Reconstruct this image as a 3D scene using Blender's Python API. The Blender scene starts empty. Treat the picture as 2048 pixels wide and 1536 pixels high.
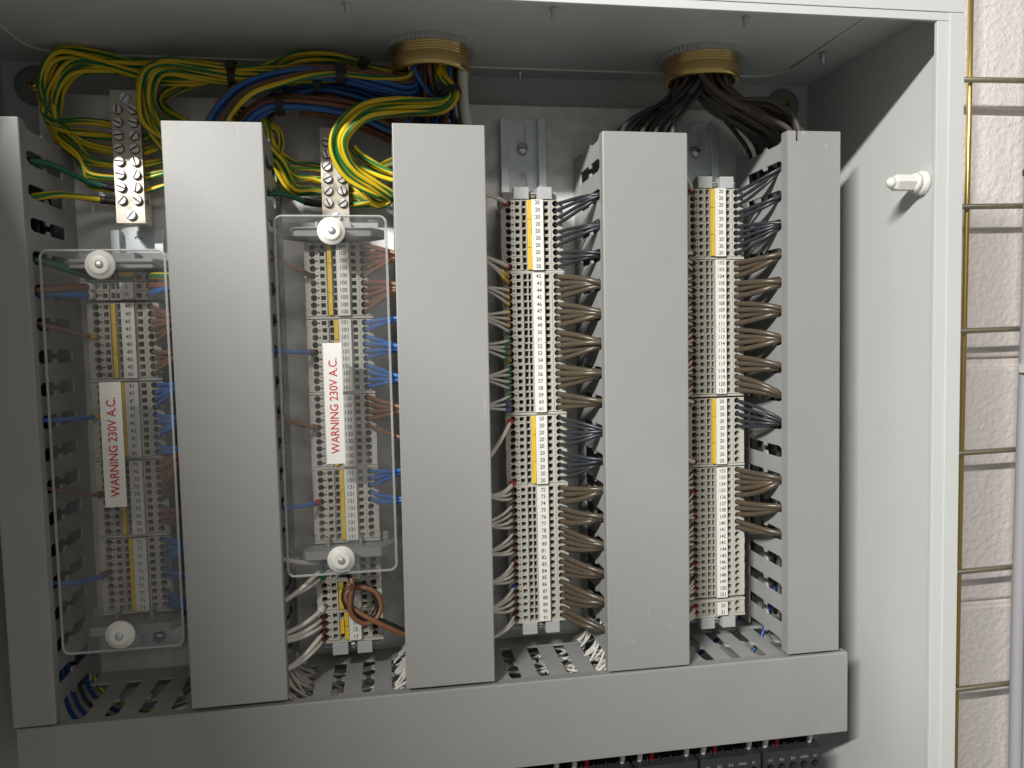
import bpy, math, random
from mathutils import Vector, Matrix
from mathutils.geometry import tessellate_polygon
random.seed(7)
S = 0.001                      # everything below is written in millimetres
scene = bpy.context.scene
col = scene.collection

# ------------------------------------------------------------------ camera
cam_data = bpy.data.cameras.new('camera')
cam = bpy.data.objects.new('camera', cam_data); col.objects.link(cam)
cam_data.sensor_fit = 'HORIZONTAL'; cam_data.sensor_width = 36.0
cam_data.lens = 1553.47 / 2048 * 36.0
cam_data.clip_start = 0.01; cam_data.clip_end = 50
_yaw, _pitch, _roll = 0.1598, -0.0621, -0.0219
_f = Vector((math.sin(_yaw)*math.cos(_pitch), math.cos(_yaw)*math.cos(_pitch), math.sin(_pitch)))
_r = Vector((math.cos(_yaw), -math.sin(_yaw), 0)); _u = _r.cross(_f)
_c, _s = math.cos(_roll), math.sin(_roll)
_r, _u = _c*_r + _s*_u, -_s*_r + _c*_u
cam.matrix_world = Matrix(((_r.x, _u.x, -_f.x, 0.13104), (_r.y, _u.y, -_f.y, -0.5951), (_r.z, _u.z, -_f.z, 0.23781), (0, 0, 0, 1)))
scene.camera = cam

# ------------------------------------------------------------------ room light
world = bpy.data.worlds.new('World'); scene.world = world; world.use_nodes = True
bg = world.node_tree.nodes['Background']
bg.inputs['Color'].default_value = (1.0, 0.985, 0.95, 1); bg.inputs['Strength'].default_value = 0.19

def lamp(name, kind, loc, target, energy, color, **kw):
    d = bpy.data.lights.new(name, kind); d.energy = energy; d.color = color
    for k, v in kw.items(): setattr(d, k, v)
    o = bpy.data.objects.new(name, d); col.objects.link(o)
    o.location = loc
    o.rotation_euler = (Vector(target) - Vector(loc)).to_track_quat('-Z', 'Y').to_euler()
    return o
# the long ceiling fitting up to the front left of the cabinet; the open cabinet door stands in part of its light
lamp('ceiling_lamp', 'AREA', (-0.94, -1.60, 1.17), (-0.94, 0.0, 0.20), 83, (1.0, 0.985, 0.95), shape='RECTANGLE', size=0.8, size_y=0.06)
# a weak warm fill light, added to lift the shaded left part
lamp('fill_lamp', 'AREA', (0.6, -2.4, 1.5), (0.4, 0, 0.25), 7, (1.0, 0.93, 0.80), shape='RECTANGLE', size=1.2, size_y=0.3)
scene.view_settings.view_transform = 'Standard'; scene.view_settings.look = 'None'
scene.view_settings.exposure = 0.0; scene.view_settings.gamma = 1.0

# ------------------------------------------------------------------ materials
def mat(name, color, rough=0.5, metal=0.0, noise=0.0, nscale=60, bump=0.0, bscale=200, spec=0.5, dirt=None, coat=0.0, trans=0.0, rvar=0.0, subs=0.0):
    m = bpy.data.materials.new(name); m.use_nodes = True
    nt = m.node_tree; b = nt.nodes['Principled BSDF']
    b.inputs['Base Color'].default_value = (*color, 1); b.inputs['Roughness'].default_value = rough
    b.inputs['Metallic'].default_value = metal; b.inputs['Specular IOR Level'].default_value = spec
    b.inputs['Coat Weight'].default_value = coat
    if trans: b.inputs['Transmission Weight'].default_value = trans
    if subs:
        b.inputs['Subsurface Weight'].default_value = subs; b.inputs['Subsurface Radius'].default_value = (0.004, 0.004, 0.004)
    tc = nt.nodes.new('ShaderNodeTexCoord')
    geo = nt.nodes.new('ShaderNodeNewGeometry')
    if noise or rvar:
        n = nt.nodes.new('ShaderNodeTexNoise'); n.inputs['Scale'].default_value = nscale; n.inputs['Detail'].default_value = 6
        nt.links.new(geo.outputs['Position'], n.inputs['Vector'])
        if noise:
            mx = nt.nodes.new('ShaderNodeMix'); mx.data_type = 'RGBA'
            d = dirt or tuple(c*0.55 for c in color)
            mx.inputs['A'].default_value = (*color, 1); mx.inputs['B'].default_value = (*d, 1)
            rp = nt.nodes.new('ShaderNodeMapRange'); rp.inputs['From Min'].default_value = 0.42; rp.inputs['From Max'].default_value = 0.8
            rp.inputs['To Max'].default_value = noise
            nt.links.new(n.outputs['Fac'], rp.inputs['Value']); nt.links.new(rp.outputs['Result'], mx.inputs['Factor'])
            nt.links.new(mx.outputs['Result'], b.inputs['Base Color'])
        if rvar:
            r2 = nt.nodes.new('ShaderNodeMapRange'); r2.inputs['From Min'].default_value = 0.3; r2.inputs['From Max'].default_value = 0.7
            r2.inputs['To Min'].default_value = max(0.02, rough - rvar); r2.inputs['To Max'].default_value = rough + rvar
            nt.links.new(n.outputs['Fac'], r2.inputs['Value']); nt.links.new(r2.outputs['Result'], b.inputs['Roughness'])
    if bump:
        n2 = nt.nodes.new('ShaderNodeTexNoise'); n2.inputs['Scale'].default_value = bscale; n2.inputs['Detail'].default_value = 4
        nt.links.new(geo.outputs['Position'], n2.inputs['Vector'])
        bp = nt.nodes.new('ShaderNodeBump'); bp.inputs['Strength'].default_value = bump; bp.inputs['Distance'].default_value = 0.001
        nt.links.new(n2.outputs['Fac'], bp.inputs['Height']); nt.links.new(bp.outputs['Normal'], b.inputs['Normal'])
    return m

def stripe_mat():
    m = bpy.data.materials.new('green_yellow_insulation'); m.use_nodes = True
    nt = m.node_tree; b = nt.nodes['Principled BSDF']; b.inputs['Roughness'].default_value = 0.38
    uv = nt.nodes.new('ShaderNodeUVMap'); uv.uv_map = 'UVMap'
    sx = nt.nodes.new('ShaderNodeSeparateXYZ'); nt.links.new(uv.outputs['UV'], sx.inputs['Vector'])
    fr = nt.nodes.new('ShaderNodeMath'); fr.operation = 'FRACT'; nt.links.new(sx.outputs['X'], fr.inputs[0])
    # one broad green stripe along each side of the yellow core
    mu = nt.nodes.new('ShaderNodeMath'); mu.operation = 'PINGPONG'; mu.inputs[1].default_value = 0.25
    nt.links.new(fr.outputs[0], mu.inputs[0])
    ra = nt.nodes.new('ShaderNodeMapRange'); ra.inputs['From Min'].default_value = 0.140; ra.inputs['From Max'].default_value = 0.152
    nt.links.new(mu.outputs[0], ra.inputs['Value'])
    mx = nt.nodes.new('ShaderNodeMix'); mx.data_type = 'RGBA'
    mx.inputs['A'].default_value = (0.74, 0.52, 0.012, 1); mx.inputs['B'].default_value = (0.018, 0.17, 0.04, 1)
    nt.links.new(ra.outputs['Result'], mx.inputs['Factor']); nt.links.new(mx.outputs['Result'], b.inputs['Base Color'])
    return m

def clear_mat():
    m = bpy.data.materials.new('clear_acrylic'); m.use_nodes = True
    nt = m.node_tree; nt.nodes.remove(nt.nodes['Principled BSDF']); out = nt.nodes['Material Output']
    t = nt.nodes.new('ShaderNodeBsdfTransparent'); t.inputs['Color'].default_value = (0.975, 0.975, 0.97, 1)
    g = nt.nodes.new('ShaderNodeBsdfGlossy'); g.inputs['Roughness'].default_value = 0.06; g.inputs['Color'].default_value = (1, 1, 1, 1)
    d = nt.nodes.new('ShaderNodeBsdfDiffuse'); d.inputs['Color'].default_value = (0.7, 0.7, 0.68, 1)
    fr = nt.nodes.new('ShaderNodeFresnel'); fr.inputs['IOR'].default_value = 1.49
    m1 = nt.nodes.new('ShaderNodeMixShader'); m2 = nt.nodes.new('ShaderNodeMixShader')
    # pale patchy diffuse haze, standing in for hazy reflections on the sheet
    geo = nt.nodes.new('ShaderNodeNewGeometry'); n = nt.nodes.new('ShaderNodeTexNoise'); n.inputs['Scale'].default_value = 45; n.inputs['Detail'].default_value = 8
    nt.links.new(geo.outputs['Position'], n.inputs['Vector'])
    r = nt.nodes.new('ShaderNodeMapRange'); r.inputs['From Min'].default_value = 0.4; r.inputs['From Max'].default_value = 0.75
    r.inputs['To Min'].default_value = 0.010; r.inputs['To Max'].default_value = 0.060
    nt.links.new(n.outputs['Fac'], r.inputs['Value'])
    nt.links.new(r.outputs['Result'], m1.inputs['Fac']); nt.links.new(t.outputs[0], m1.inputs[1]); nt.links.new(d.outputs[0], m1.inputs[2])
    nt.links.new(fr.outputs[0], m2.inputs['Fac']); nt.links.new(m1.outputs[0], m2.inputs[1]); nt.links.new(g.outputs[0], m2.inputs[2])
    nt.links.new(m2.outputs[0], out.inputs['Surface'])
    return m

M = {
 'paint':   mat('light_grey_powder_coat', (0.60, 0.615, 0.60), 0.45, bump=0.12, bscale=900, noise=0.06, nscale=12),
 'pvc':     mat('grey_pvc', (0.312, 0.312, 0.302), 0.42, bump=0.05, bscale=500, noise=0.12, nscale=30, rvar=0.06),
 'pvc_cut': mat('grey_pvc_rib', (0.36, 0.365, 0.36), 0.5, bump=0.05, bscale=500),
 'galv':    mat('galvanised_sheet', (0.78, 0.78, 0.765), 0.46, 0.5, noise=0.35, nscale=90, rvar=0.12, dirt=(0.36, 0.36, 0.35)),
 'zinc':    mat('blue_zinc_rail', (0.74, 0.79, 0.83), 0.36, 0.6, noise=0.2, nscale=70, rvar=0.08),
 'steel':   mat('plain_steel', (0.72, 0.70, 0.67), 0.34, 0.9, rvar=0.1, nscale=200),
 'nickel':  mat('nickel_plated_brass', (0.54, 0.49, 0.42), 0.38, 1.0, noise=0.3, nscale=150, rvar=0.1, dirt=(0.45, 0.38, 0.3)),
 'brass':   mat('brass', (0.72, 0.52, 0.20), 0.24, 0.9, noise=0.06, nscale=25, rvar=0.04, dirt=(0.36, 0.25, 0.08)),
 'lead':    mat('dull_zinc_nut', (0.60, 0.63, 0.63), 0.45, 0.8, noise=0.2, nscale=150),
 'term':    mat('terminal_grey_beige', (0.50, 0.485, 0.425), 0.5, noise=0.1, nscale=80),
 'clamp':   mat('shaded_clamp_steel', (0.035, 0.032, 0.028), 0.45, 0.4),  # clamp steel, its colour darkened for the shade inside the entry holes
 'marker':  mat('white_marker_card', (0.76, 0.75, 0.71), 0.55),
 'ink':     mat('black_print', (0.012, 0.012, 0.012), 0.6),
 'red_ink': mat('red_print', (0.52, 0.016, 0.035), 0.55),
 'greyink': mat('grey_print', (0.33, 0.34, 0.35), 0.6),
 'jumper':  mat('yellow_jumper', (0.80, 0.53, 0.03), 0.42, noise=0.15, nscale=120),
 'stop':    mat('milky_nylon', (0.43, 0.44, 0.44), 0.42, subs=0.3),
 'carrier': mat('mid_grey_nylon', (0.30, 0.305, 0.31), 0.5, noise=0.1),
 'knob':    mat('white_nylon', (0.78, 0.77, 0.71), 0.4, subs=0.25),
 'black':   mat('black_plastic', (0.014, 0.014, 0.015), 0.45),
 'contact': mat('charcoal_plastic', (0.03, 0.033, 0.036), 0.5, noise=0.1),
 'brown':   mat('brown_insulation', (0.205, 0.092, 0.052), 0.36),
 'dbrown':  mat('drab_brown_insulation', (0.084, 0.065, 0.043), 0.30, noise=0.25, nscale=40),
 'dgrey':   mat('dark_grey_insulation', (0.028, 0.032, 0.038), 0.34),
 'umber':   mat('dark_umber_insulation', (0.080, 0.066, 0.055), 0.38),
 'blue':    mat('blue_insulation', (0.028, 0.135, 0.42), 0.36),
 'dblue':   mat('deep_blue_insulation', (0.010, 0.045, 0.20), 0.36),
 'white':   mat('white_insulation', (0.72, 0.69, 0.63), 0.42, noise=0.12, nscale=80),
 'green':   mat('green_insulation', (0.02, 0.135, 0.085), 0.4),
 'blackw':  mat('black_insulation', (0.012, 0.013, 0.014), 0.36),
 'tan':     mat('orange_brown_insulation', (0.22, 0.10, 0.048), 0.4),
 'copper':  mat('copper', (0.75, 0.32, 0.16), 0.35, 1.0),
 's_red':   mat('red_sleeve', (0.42, 0.018, 0.03), 0.4), 's_yellow': mat('yellow_sleeve', (0.62, 0.40, 0.03), 0.4),
 's_green': mat('green_sleeve', (0.012, 0.17, 0.055), 0.4), 's_blue': mat('blue_sleeve', (0.02, 0.06, 0.30), 0.4),
 's_brown': mat('brown_sleeve', (0.13, 0.03, 0.02), 0.4), 's_maroon': mat('maroon_sleeve', (0.13, 0.022, 0.04), 0.4),
 's_black': mat('black_sleeve', (0.015, 0.014, 0.013), 0.5), 's_white': mat('white_ferrule', (0.72, 0.72, 0.70), 0.4),
 's_orange': mat('orange_sleeve', (0.55, 0.12, 0.02), 0.4),
 'wire_tray': mat('drab_zinc_wire', (0.36, 0.33, 0.24), 0.42, 0.7),
 'gold':    mat('yellow_passivated_wire', (0.62, 0.46, 0.15), 0.3, 0.95),
 'cable':   mat('light_grey_cable', (0.42, 0.42, 0.44), 0.5),
 'washer':  mat('grey_washer', (0.24, 0.255, 0.25), 0.55),
 'redw':    mat('red_insulation', (0.30, 0.015, 0.015), 0.4),
}
def edge_mat():
    m = bpy.data.materials.new('acrylic_edge'); m.use_nodes = True
    nt = m.node_tree; nt.nodes.remove(nt.nodes['Principled BSDF']); out = nt.nodes['Material Output']
    t = nt.nodes.new('ShaderNodeBsdfTransparent'); d = nt.nodes.new('ShaderNodeBsdfPrincipled')
    d.inputs['Base Color'].default_value = (0.72, 0.73, 0.72, 1); d.inputs['Roughness'].default_value = 0.2
    x = nt.nodes.new('ShaderNodeMixShader'); x.inputs['Fac'].default_value = 0.5
    nt.links.new(t.outputs[0], x.inputs[1]); nt.links.new(d.outputs[0], x.inputs[2]); nt.links.new(x.outputs[0], out.inputs['Surface'])
    return m
M['edge'] = edge_mat()
def scuff(m, base):
    # fine pale scratches and specks of handled plastic
    nt = m.node_tree; b = nt.nodes['Principled BSDF']; src = b.inputs['Base Color'].links[0].from_socket
    geo = nt.nodes.new('ShaderNodeNewGeometry')
    mp = nt.nodes.new('ShaderNodeMapping'); mp.inputs['Scale'].default_value = (420, 420, 26); mp.inputs['Rotation'].default_value = (0, 0.35, 0)
    n = nt.nodes.new('ShaderNodeTexNoise'); n.inputs['Scale'].default_value = 1.0; n.inputs['Detail'].default_value = 2
    big = nt.nodes.new('ShaderNodeTexNoise'); big.inputs['Scale'].default_value = 9.0
    v = nt.nodes.new('ShaderNodeTexVoronoi'); v.inputs['Scale'].default_value = 55.0; v.inputs['Randomness'].default_value = 1.0
    nt.links.new(geo.outputs['Position'], mp.inputs['Vector']); nt.links.new(mp.outputs['Vector'], n.inputs['Vector'])
    nt.links.new(geo.outputs['Position'], big.inputs['Vector']); nt.links.new(geo.outputs['Position'], v.inputs['Vector'])
    r1 = nt.nodes.new('ShaderNodeMapRange'); r1.inputs['From Min'].default_value = 0.69; r1.inputs['From Max'].default_value = 0.78; nt.links.new(n.outputs['Fac'], r1.inputs['Value'])
    r2 = nt.nodes.new('ShaderNodeMapRange'); r2.inputs['From Min'].default_value = 0.56; r2.inputs['From Max'].default_value = 0.68; nt.links.new(big.outputs['Fac'], r2.inputs['Value'])
    r3 = nt.nodes.new('ShaderNodeMapRange'); r3.inputs['From Min'].default_value = 0.07; r3.inputs['From Max'].default_value = 0.03; nt.links.new(v.outputs['Distance'], r3.inputs['Value'])
    mu = nt.nodes.new('ShaderNodeMath'); mu.operation = 'MULTIPLY'; nt.links.new(r1.outputs[0], mu.inputs[0]); nt.links.new(r2.outputs[0], mu.inputs[1])
    m3 = nt.nodes.new('ShaderNodeMath'); m3.operation = 'MULTIPLY'; nt.links.new(r3.outputs[0], m3.inputs[0]); nt.links.new(r2.outputs[0], m3.inputs[1])
    ad = nt.nodes.new('ShaderNodeMath'); ad.operation = 'MAXIMUM'; nt.links.new(mu.outputs[0], ad.inputs[0]); nt.links.new(m3.outputs[0], ad.inputs[1])
    sc = nt.nodes.new('ShaderNodeMath'); sc.operation = 'MULTIPLY'; sc.inputs[1].default_value = 0.35; nt.links.new(ad.outputs[0], sc.inputs[0])
    mx = nt.nodes.new('ShaderNodeMix'); mx.data_type = 'RGBA'; mx.inputs['B'].default_value = (0.62, 0.62, 0.60, 1)
    nt.links.new(sc.outputs[0], mx.inputs['Factor']); nt.links.new(src, mx.inputs['A']); nt.links.new(mx.outputs['Result'], b.inputs['Base Color'])
scuff(M['pvc'], None)
M['gy'] = stripe_mat(); M['clear'] = clear_mat()

def block_mat():
    m = mat('painted_concrete_block', (0.85, 0.795, 0.77), 0.55)
    nt = m.node_tree; b = nt.nodes['Principled BSDF']
    geo = nt.nodes.new('ShaderNodeNewGeometry')
    n1 = nt.nodes.new('ShaderNodeTexNoise'); n1.inputs['Scale'].default_value = 190; n1.inputs['Detail'].default_value = 7; n1.inputs['Distortion'].default_value = 0.5
    n2 = nt.nodes.new('ShaderNodeTexVoronoi'); n2.inputs['Scale'].default_value = 140
    ad = nt.nodes.new('ShaderNodeMath'); ad.operation = 'MULTIPLY_ADD'; ad.inputs[1].default_value = 0.35
    for n in (n1, n2): nt.links.new(geo.outputs['Position'], n.inputs['Vector'])
    nt.links.new(n2.outputs['Distance'], ad.inputs[0]); nt.links.new(n1.outputs['Fac'], ad.inputs[2])
    bp = nt.nodes.new('ShaderNodeBump'); bp.inputs['Strength'].default_value = 0.45; bp.inputs['Distance'].default_value = 0.004
    nt.links.new(ad.outputs[0], bp.inputs['Height']); nt.links.new(bp.outputs['Normal'], b.inputs['Normal'])
    return m
M['block'] = block_mat()

# ------------------------------------------------------------------ mesh helpers
class MB:
    def __init__(s): s.v = []; s.f = []; s.m = []; s.uv = []; s.smooth = []
    def add(s, verts, faces, m=0, smooth=False, uvs=None):
        o = len(s.v); s.v += [tuple(v) for v in verts]
        for i, f in enumerate(faces):
            s.f.append([o + k for k in f]); s.m.append(m); s.smooth.append(smooth)
            s.uv.append(uvs[i] if uvs else [(0, 0)] * len(f))
        return s
    def box(s, x0, x1, y0, y1, z0, z1, m=0):
        v = [(x, y, z) for x in (x0, x1) for y in (y0, y1) for z in (z0, z1)]
        return s.add(v, [(0, 1, 3, 2), (4, 6, 7, 5), (0, 4, 5, 1), (2, 3, 7, 6), (0, 2, 6, 4), (1, 5, 7, 3)], m)
    def prism(s, loops, a, b, axis='y', m=0, smooth=False):
        # loops: outer outline then holes, as 2-D points; swept from a to b along the axis
        flat = [p for l in loops for p in l]
        tris = tessellate_polygon([[Vector((p[0], p[1], 0)) for p in l] for l in loops])
        def P(p, h):
            return {'y': (p[0], h, p[1]), 'x': (h, p[0], p[1]), 'z': (p[0], p[1], h)}[axis]
        n = len(flat); v = [P(p, a) for p in flat] + [P(p, b) for p in flat]; f = []
        for t in tris: f.append(tuple(t)); f.append(tuple(n + k for k in reversed(t)))
        s.add(v, f, m)
        o = 0; ff = []
        for l in loops:
            k = len(l)
            for i in range(k): j = (i + 1) % k; ff.append((o + i, o + j, n + o + j, n + o + i))
            o += k
        base = len(s.v) - len(v)
        for q in ff:
            s.f.append([base + k for k in q]); s.m.append(m); s.smooth.append(smooth); s.uv.append([(0, 0)] * 4)
        return s
    def lathe(s, c, prof, axis='y', n=24, m=0, smooth=True):
        # prof: (radius, height along axis)
        v = []; f = []
        for (r, h) in prof:
            for k in range(n):
                a = 2*math.pi*k/n; p, q = r*math.cos(a), r*math.sin(a)
                d = {'y': (p, h, q), 'x': (h, p, q), 'z': (p, q, h)}[axis]
                v.append((c[0]+d[0], c[1]+d[1], c[2]+d[2]))
        for i in range(len(prof)-1):
            for k in range(n):
                j = (k+1) % n; f.append((i*n+k, i*n+j, (i+1)*n+j, (i+1)*n+k))
        s.add(v, f, m, smooth)
        o = len(s.v) - len(v)
        for i in (0, len(prof)-1):
            if prof[i][0] > 1e-6:
                s.f.append([o+i*n+k for k in range(n)]); s.m.append(m); s.smooth.append(False); s.uv.append([(0, 0)]*n)
        return s
    def tube(s, pts, r, n=8, m=0, twist=0.0, phase=0.0, cap=True):
        pts = [Vector(p) for p in pts]
        T = [(pts[min(i+1, len(pts)-1)] - pts[max(i-1, 0)]).normalized() for i in range(len(pts))]
        up = Vector((0, 0, 1)) if abs(T[0].z) < 0.9 else Vector((1, 0, 0))
        N = (up - T[0]*up.dot(T[0])).normalized(); v = []; L = 0; acc = []
        for i, p in enumerate(pts):
            N = (N - T[i]*N.dot(T[i])).normalized(); B = T[i].cross(N)
            if i: L += (pts[i]-pts[i-1]).length
            acc.append(L); rr = r[i] if isinstance(r, (list, tuple)) else r
            for k in range(n):
                a = 2*math.pi*k/n; v.append(p + N*(math.cos(a)*rr) + B*(math.sin(a)*rr))
        f = []; uvs = []
        for i in range(len(pts)-1):
            for k in range(n):
                j = (k+1) % n; f.append((i*n+k, i*n+j, (i+1)*n+j, (i+1)*n+k))
                a0, a1 = acc[i]*twist+phase, acc[i+1]*twist+phase
                uvs.append([(k/n+a0, acc[i]), ((k+1)/n+a0, acc[i]), ((k+1)/n+a1, acc[i+1]), (k/n+a1, acc[i+1])])
        s.add(v, f, m, True, uvs)
        if cap:
            o = len(s.v)-len(v)
            for i in (0, len(pts)-1):
                s.f.append([o+i*n+k for k in range(n)]); s.m.append(m); s.smooth.append(False); s.uv.append([(0.1, 0)]*n)
        return s
    def mesh(s, name, mats):
        me = bpy.data.meshes.new(name)
        me.from_pydata([(x*S, y*S, z*S) for x, y, z in s.v], [], s.f)
        for k in mats: me.materials.append(M[k])
        me.polygons.foreach_set('material_index', s.m); me.polygons.foreach_set('use_smooth', s.smooth)
        uvl = me.uv_layers.new(name='UVMap'); flat = []
        for u in s.uv:
            for a in u: flat += [a[0], a[1]]
        uvl.data.foreach_set('uv', flat)
        import bmesh
        bm = bmesh.new(); bm.from_mesh(me); bmesh.ops.recalc_face_normals(bm, faces=bm.faces[:]); bm.to_mesh(me); bm.free()
        return me
    def build(s, name, mats, parent=None, bevel=0, loc=None):
        if isinstance(mats, str): mats = [mats]
        return obj(name, s.mesh(name, mats), parent, bevel, loc)

def obj(name, me, parent=None, bevel=0, loc=None):
    o = bpy.data.objects.new(name, me); col.objects.link(o)
    if parent is not None: o.parent = parent
    if loc is not None: o.location = Vector(loc)*S
    if bevel:
        b = o.modifiers.new('edge', 'BEVEL'); b.width = bevel*S; b.segments = 2; b.limit_method = 'ANGLE'; b.angle_limit = math.radians(50)
    return o
def tag(o, label, cat, group=None):
    o['label'] = label; o['category'] = cat
    if group: o['group'] = group
    return o
def thing(name, label, cat, loc=(0, 0, 0), group=None):
    o = bpy.data.objects.new(name, None); col.objects.link(o); o.location = Vector(loc)*S; o.empty_display_size = 0.005
    return tag(o, label, cat, group)
def circ(cx, cz, r, n=14, ph=0.0): return [(cx+r*math.cos(2*math.pi*k/n+ph), cz+r*math.sin(2*math.pi*k/n+ph)) for k in range(n)]
def rect(x0, x1, z0, z1): return [(x0, z0), (x1, z0), (x1, z1), (x0, z1)]
def rrect(x0, x1, z0, z1, r, n=5):
    p = []
    for cx, cz, a in ((x1-r, z1-r, 0), (x0+r, z1-r, 90), (x0+r, z0+r, 180), (x1-r, z0+r, 270)):
        for k in range(n+1): t = math.radians(a+90*k/n); p.append((cx+r*math.cos(t), cz+r*math.sin(t)))
    return p
def bez(p, n=14):
    a, b, c, d = [Vector(q) for q in p]; out = []
    for i in range(n+1):
        t = i/n; u = 1-t; out.append(a*u**3 + b*3*u*u*t + c*3*u*t*t + d*t**3)
    return out
def spline(pts, per=6):
    P = [Vector(p) for p in pts]; out = []
    for i in range(len(P)-1):
        a = P[max(i-1, 0)]; b = P[i]; c = P[i+1]; d = P[min(i+2, len(P)-1)]
        for k in range(per):
            t = k/per
            out.append(0.5*((2*b)+(c-a)*t+(2*a-5*b+4*c-d)*t*t+(3*b-a-3*c+d)*t**3))
    out.append(P[-1]); return out
_txt = {}
def text_mesh(s, size, align='CENTER'):
    key = (s, size, align)
    if key not in _txt:
        cu = bpy.data.curves.new('lettering', 'FONT'); cu.body = s; cu.size = size*S; cu.align_x = align; cu.align_y = 'CENTER'; cu.resolution_u = 3; cu.offset = size*S*0.012
        o = bpy.data.objects.new('lettering', cu); col.objects.link(o)
        bpy.context.view_layer.update()
        me = bpy.data.meshes.new_from_object(o.evaluated_get(bpy.context.evaluated_depsgraph_get()))
        bpy.data.objects.remove(o); _txt[key] = me
    return _txt[key]
def lettering(name, s, size, loc, m, parent, rot=0.0, xs=1.0):
    me = text_mesh(s, size)
    if not me.materials: me.materials.append(M[m])
    o = obj(name, me, parent, loc=loc)
    o.rotation_euler = Matrix.Rotation(math.pi/2, 3, 'X').to_euler()
    if rot: o.rotation_euler = (Matrix.Rotation(-rot, 3, 'Y') @ Matrix.Rotation(math.pi/2, 3, 'X')).to_euler()
    o.scale = (xs, 1, 1)
    return o
ORD = ['first', 'second', 'third', 'fourth', 'fifth', 'sixth', 'seventh', 'eighth', 'ninth', 'tenth', 'eleventh', 'twelfth', 'thirteenth', 'fourteenth', 'fifteenth', 'sixteenth', 'seventeenth', 'eighteenth', 'nineteenth', 'twentieth']

# ------------------------------------------------------------------ the cabinet
XL, XR, ZT, ZB, YB, YF = -133.0, 487.0, 441.0, -330.0, 22.0, -155.0
cab = thing('electrical_cabinet', 'light grey painted steel electrical cabinet standing open in front of the block wall', 'cabinet', (177, 22, ZB))
OFF = (-177, -22, -ZB)         # parts are modelled in world millimetres, the root stands at the cabinet's base
def cabpart(mb, name, m, bevel=0): return mb.build(name, m, cab, bevel, loc=OFF)
cabpart(MB().box(XL-2, XR+2, YB, YB+2, ZB, ZT+2), 'back_panel', 'paint')
cabpart(MB().prism([[(XR, YB-0.2), (XR+2, YB-0.2), (XR+2, YF+3), (XR, YF+3)]], ZB, ZT, 'z'), 'right_wall', 'paint')
cabpart(MB().box(XL-2, XL, YF+3, YB-0.2, ZB, ZT), 'left_wall', 'paint')
cabpart(MB().box(XL-2, XR+2, YF+3, YB-0.2, ZT+0.1, ZT+2), 'top_panel', 'paint')
cabpart(MB().box(XL-2, XR+2, YF+3, YB-0.2, ZB-2, ZB-0.1), 'floor_panel', 'paint')
# folded front rim, 18 mm wide all round, its outer half standing proud of a crease
cabpart(MB().box(471, 489, YF, YF+2.8, ZB, 425-0.2).box(479, 489.4, YF-0.7, YF-0.05, ZB, 430-0.2), 'front_rim', 'paint', 0.6)
cabpart(MB().box(XL-2, -117, YF, YF+2.8, ZB, 425-0.2).box(XL-2.4, -125, YF-0.7, YF-0.05, ZB, 430-0.2), 'front_rim', 'paint', 0.6)
cabpart(MB().box(XL-2, 489, YF, YF+2.8, 425, 443).box(XL-2.4, 489.4, YF-0.7, YF-0.05, 430, 443.4), 'front_rim', 'paint', 0.6)
_ds, _dc = math.sin(math.radians(7.0)), math.cos(math.radians(5.5))
door = cabpart(MB().prism([[(-138, -158), (-138-618*_ds, -158-618*_dc), (-138-618*_ds-18*_dc, -158-618*_dc+18*_ds), (-138-18*_dc, -158+18*_ds)]], ZB, 443, 'z'), 'door', 'paint', 1.5)
cabpart(MB().prism([rrect(-101, 445.5, -146, -5, 22, 8)], ZT-0.1, ZT-1.9, 'z'), 'gland_plate', 'paint', 0.5)
bead = rrect(-101, 445.5, -146, -5, 22, 8); bead = [(p[0], p[1], ZT-2.2) for p in bead]
cabpart(MB().tube(bead + bead[:1], 1.0, 8), 'plate_seal', 's_white')
for (x, y) in ((114.6, -107.6), (239.6, -114), (366, -114), (238.9, 3), (455.3, -54.6), (-110, -50)):
    cabpart(MB().lathe((x, y, 0), [(2.4, ZT), (2.4, ZT-3.5), (1.7, ZT-4.2), (1.7, ZT-7.5), (1.1, ZT-8.4)], 'z', 10), 'stud', 'lead')
plate = cabpart(MB().box(-102, 457, 0, 2, ZB+40, 413).box(-102, 457, 2, 9, 411, 413).box(-102, -100, 2, 9, ZB+40, 411), 'mounting_plate', 'galv', 0.6)

for x, lab in ((-111, 'round grey washer and brass screw on the back panel, by the yellow wire loop'), (464.5, 'round grey washer and brass screw on the back panel, above the narrow right trunking')):
    z = 424
    t = thing('fixing_washer', lab, 'washer', (x, YB, z), 'corner fixings of the cabinet back')
    MB().lathe((0, 0, 0), [(13.8, 0), (13.8, -2.2), (13.0, -3.0), (5, -3.0)], 'y', 36).build('washer', 'washer', t)
    MB().lathe((0, 0, 0), [(5.0, -3.0), (5.0, -4.2), (3.6, -4.6), (0.01, -4.6)], 'y', 20).build('screw_collar', 'brass', t)
    MB().lathe((0, 0, 0), [(3.3, -4.6), (3.3, -5.8), (2.6, -6.5), (0.01, -6.7)], 'y', 16).box(-2.2, 2.2, -6.85, -6.6, -0.4, 0.4, 1).box(-0.4, 0.4, -6.85, -6.6, -2.2, 2.2, 1).build('screw', ['brass', 'black'], t)

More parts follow.
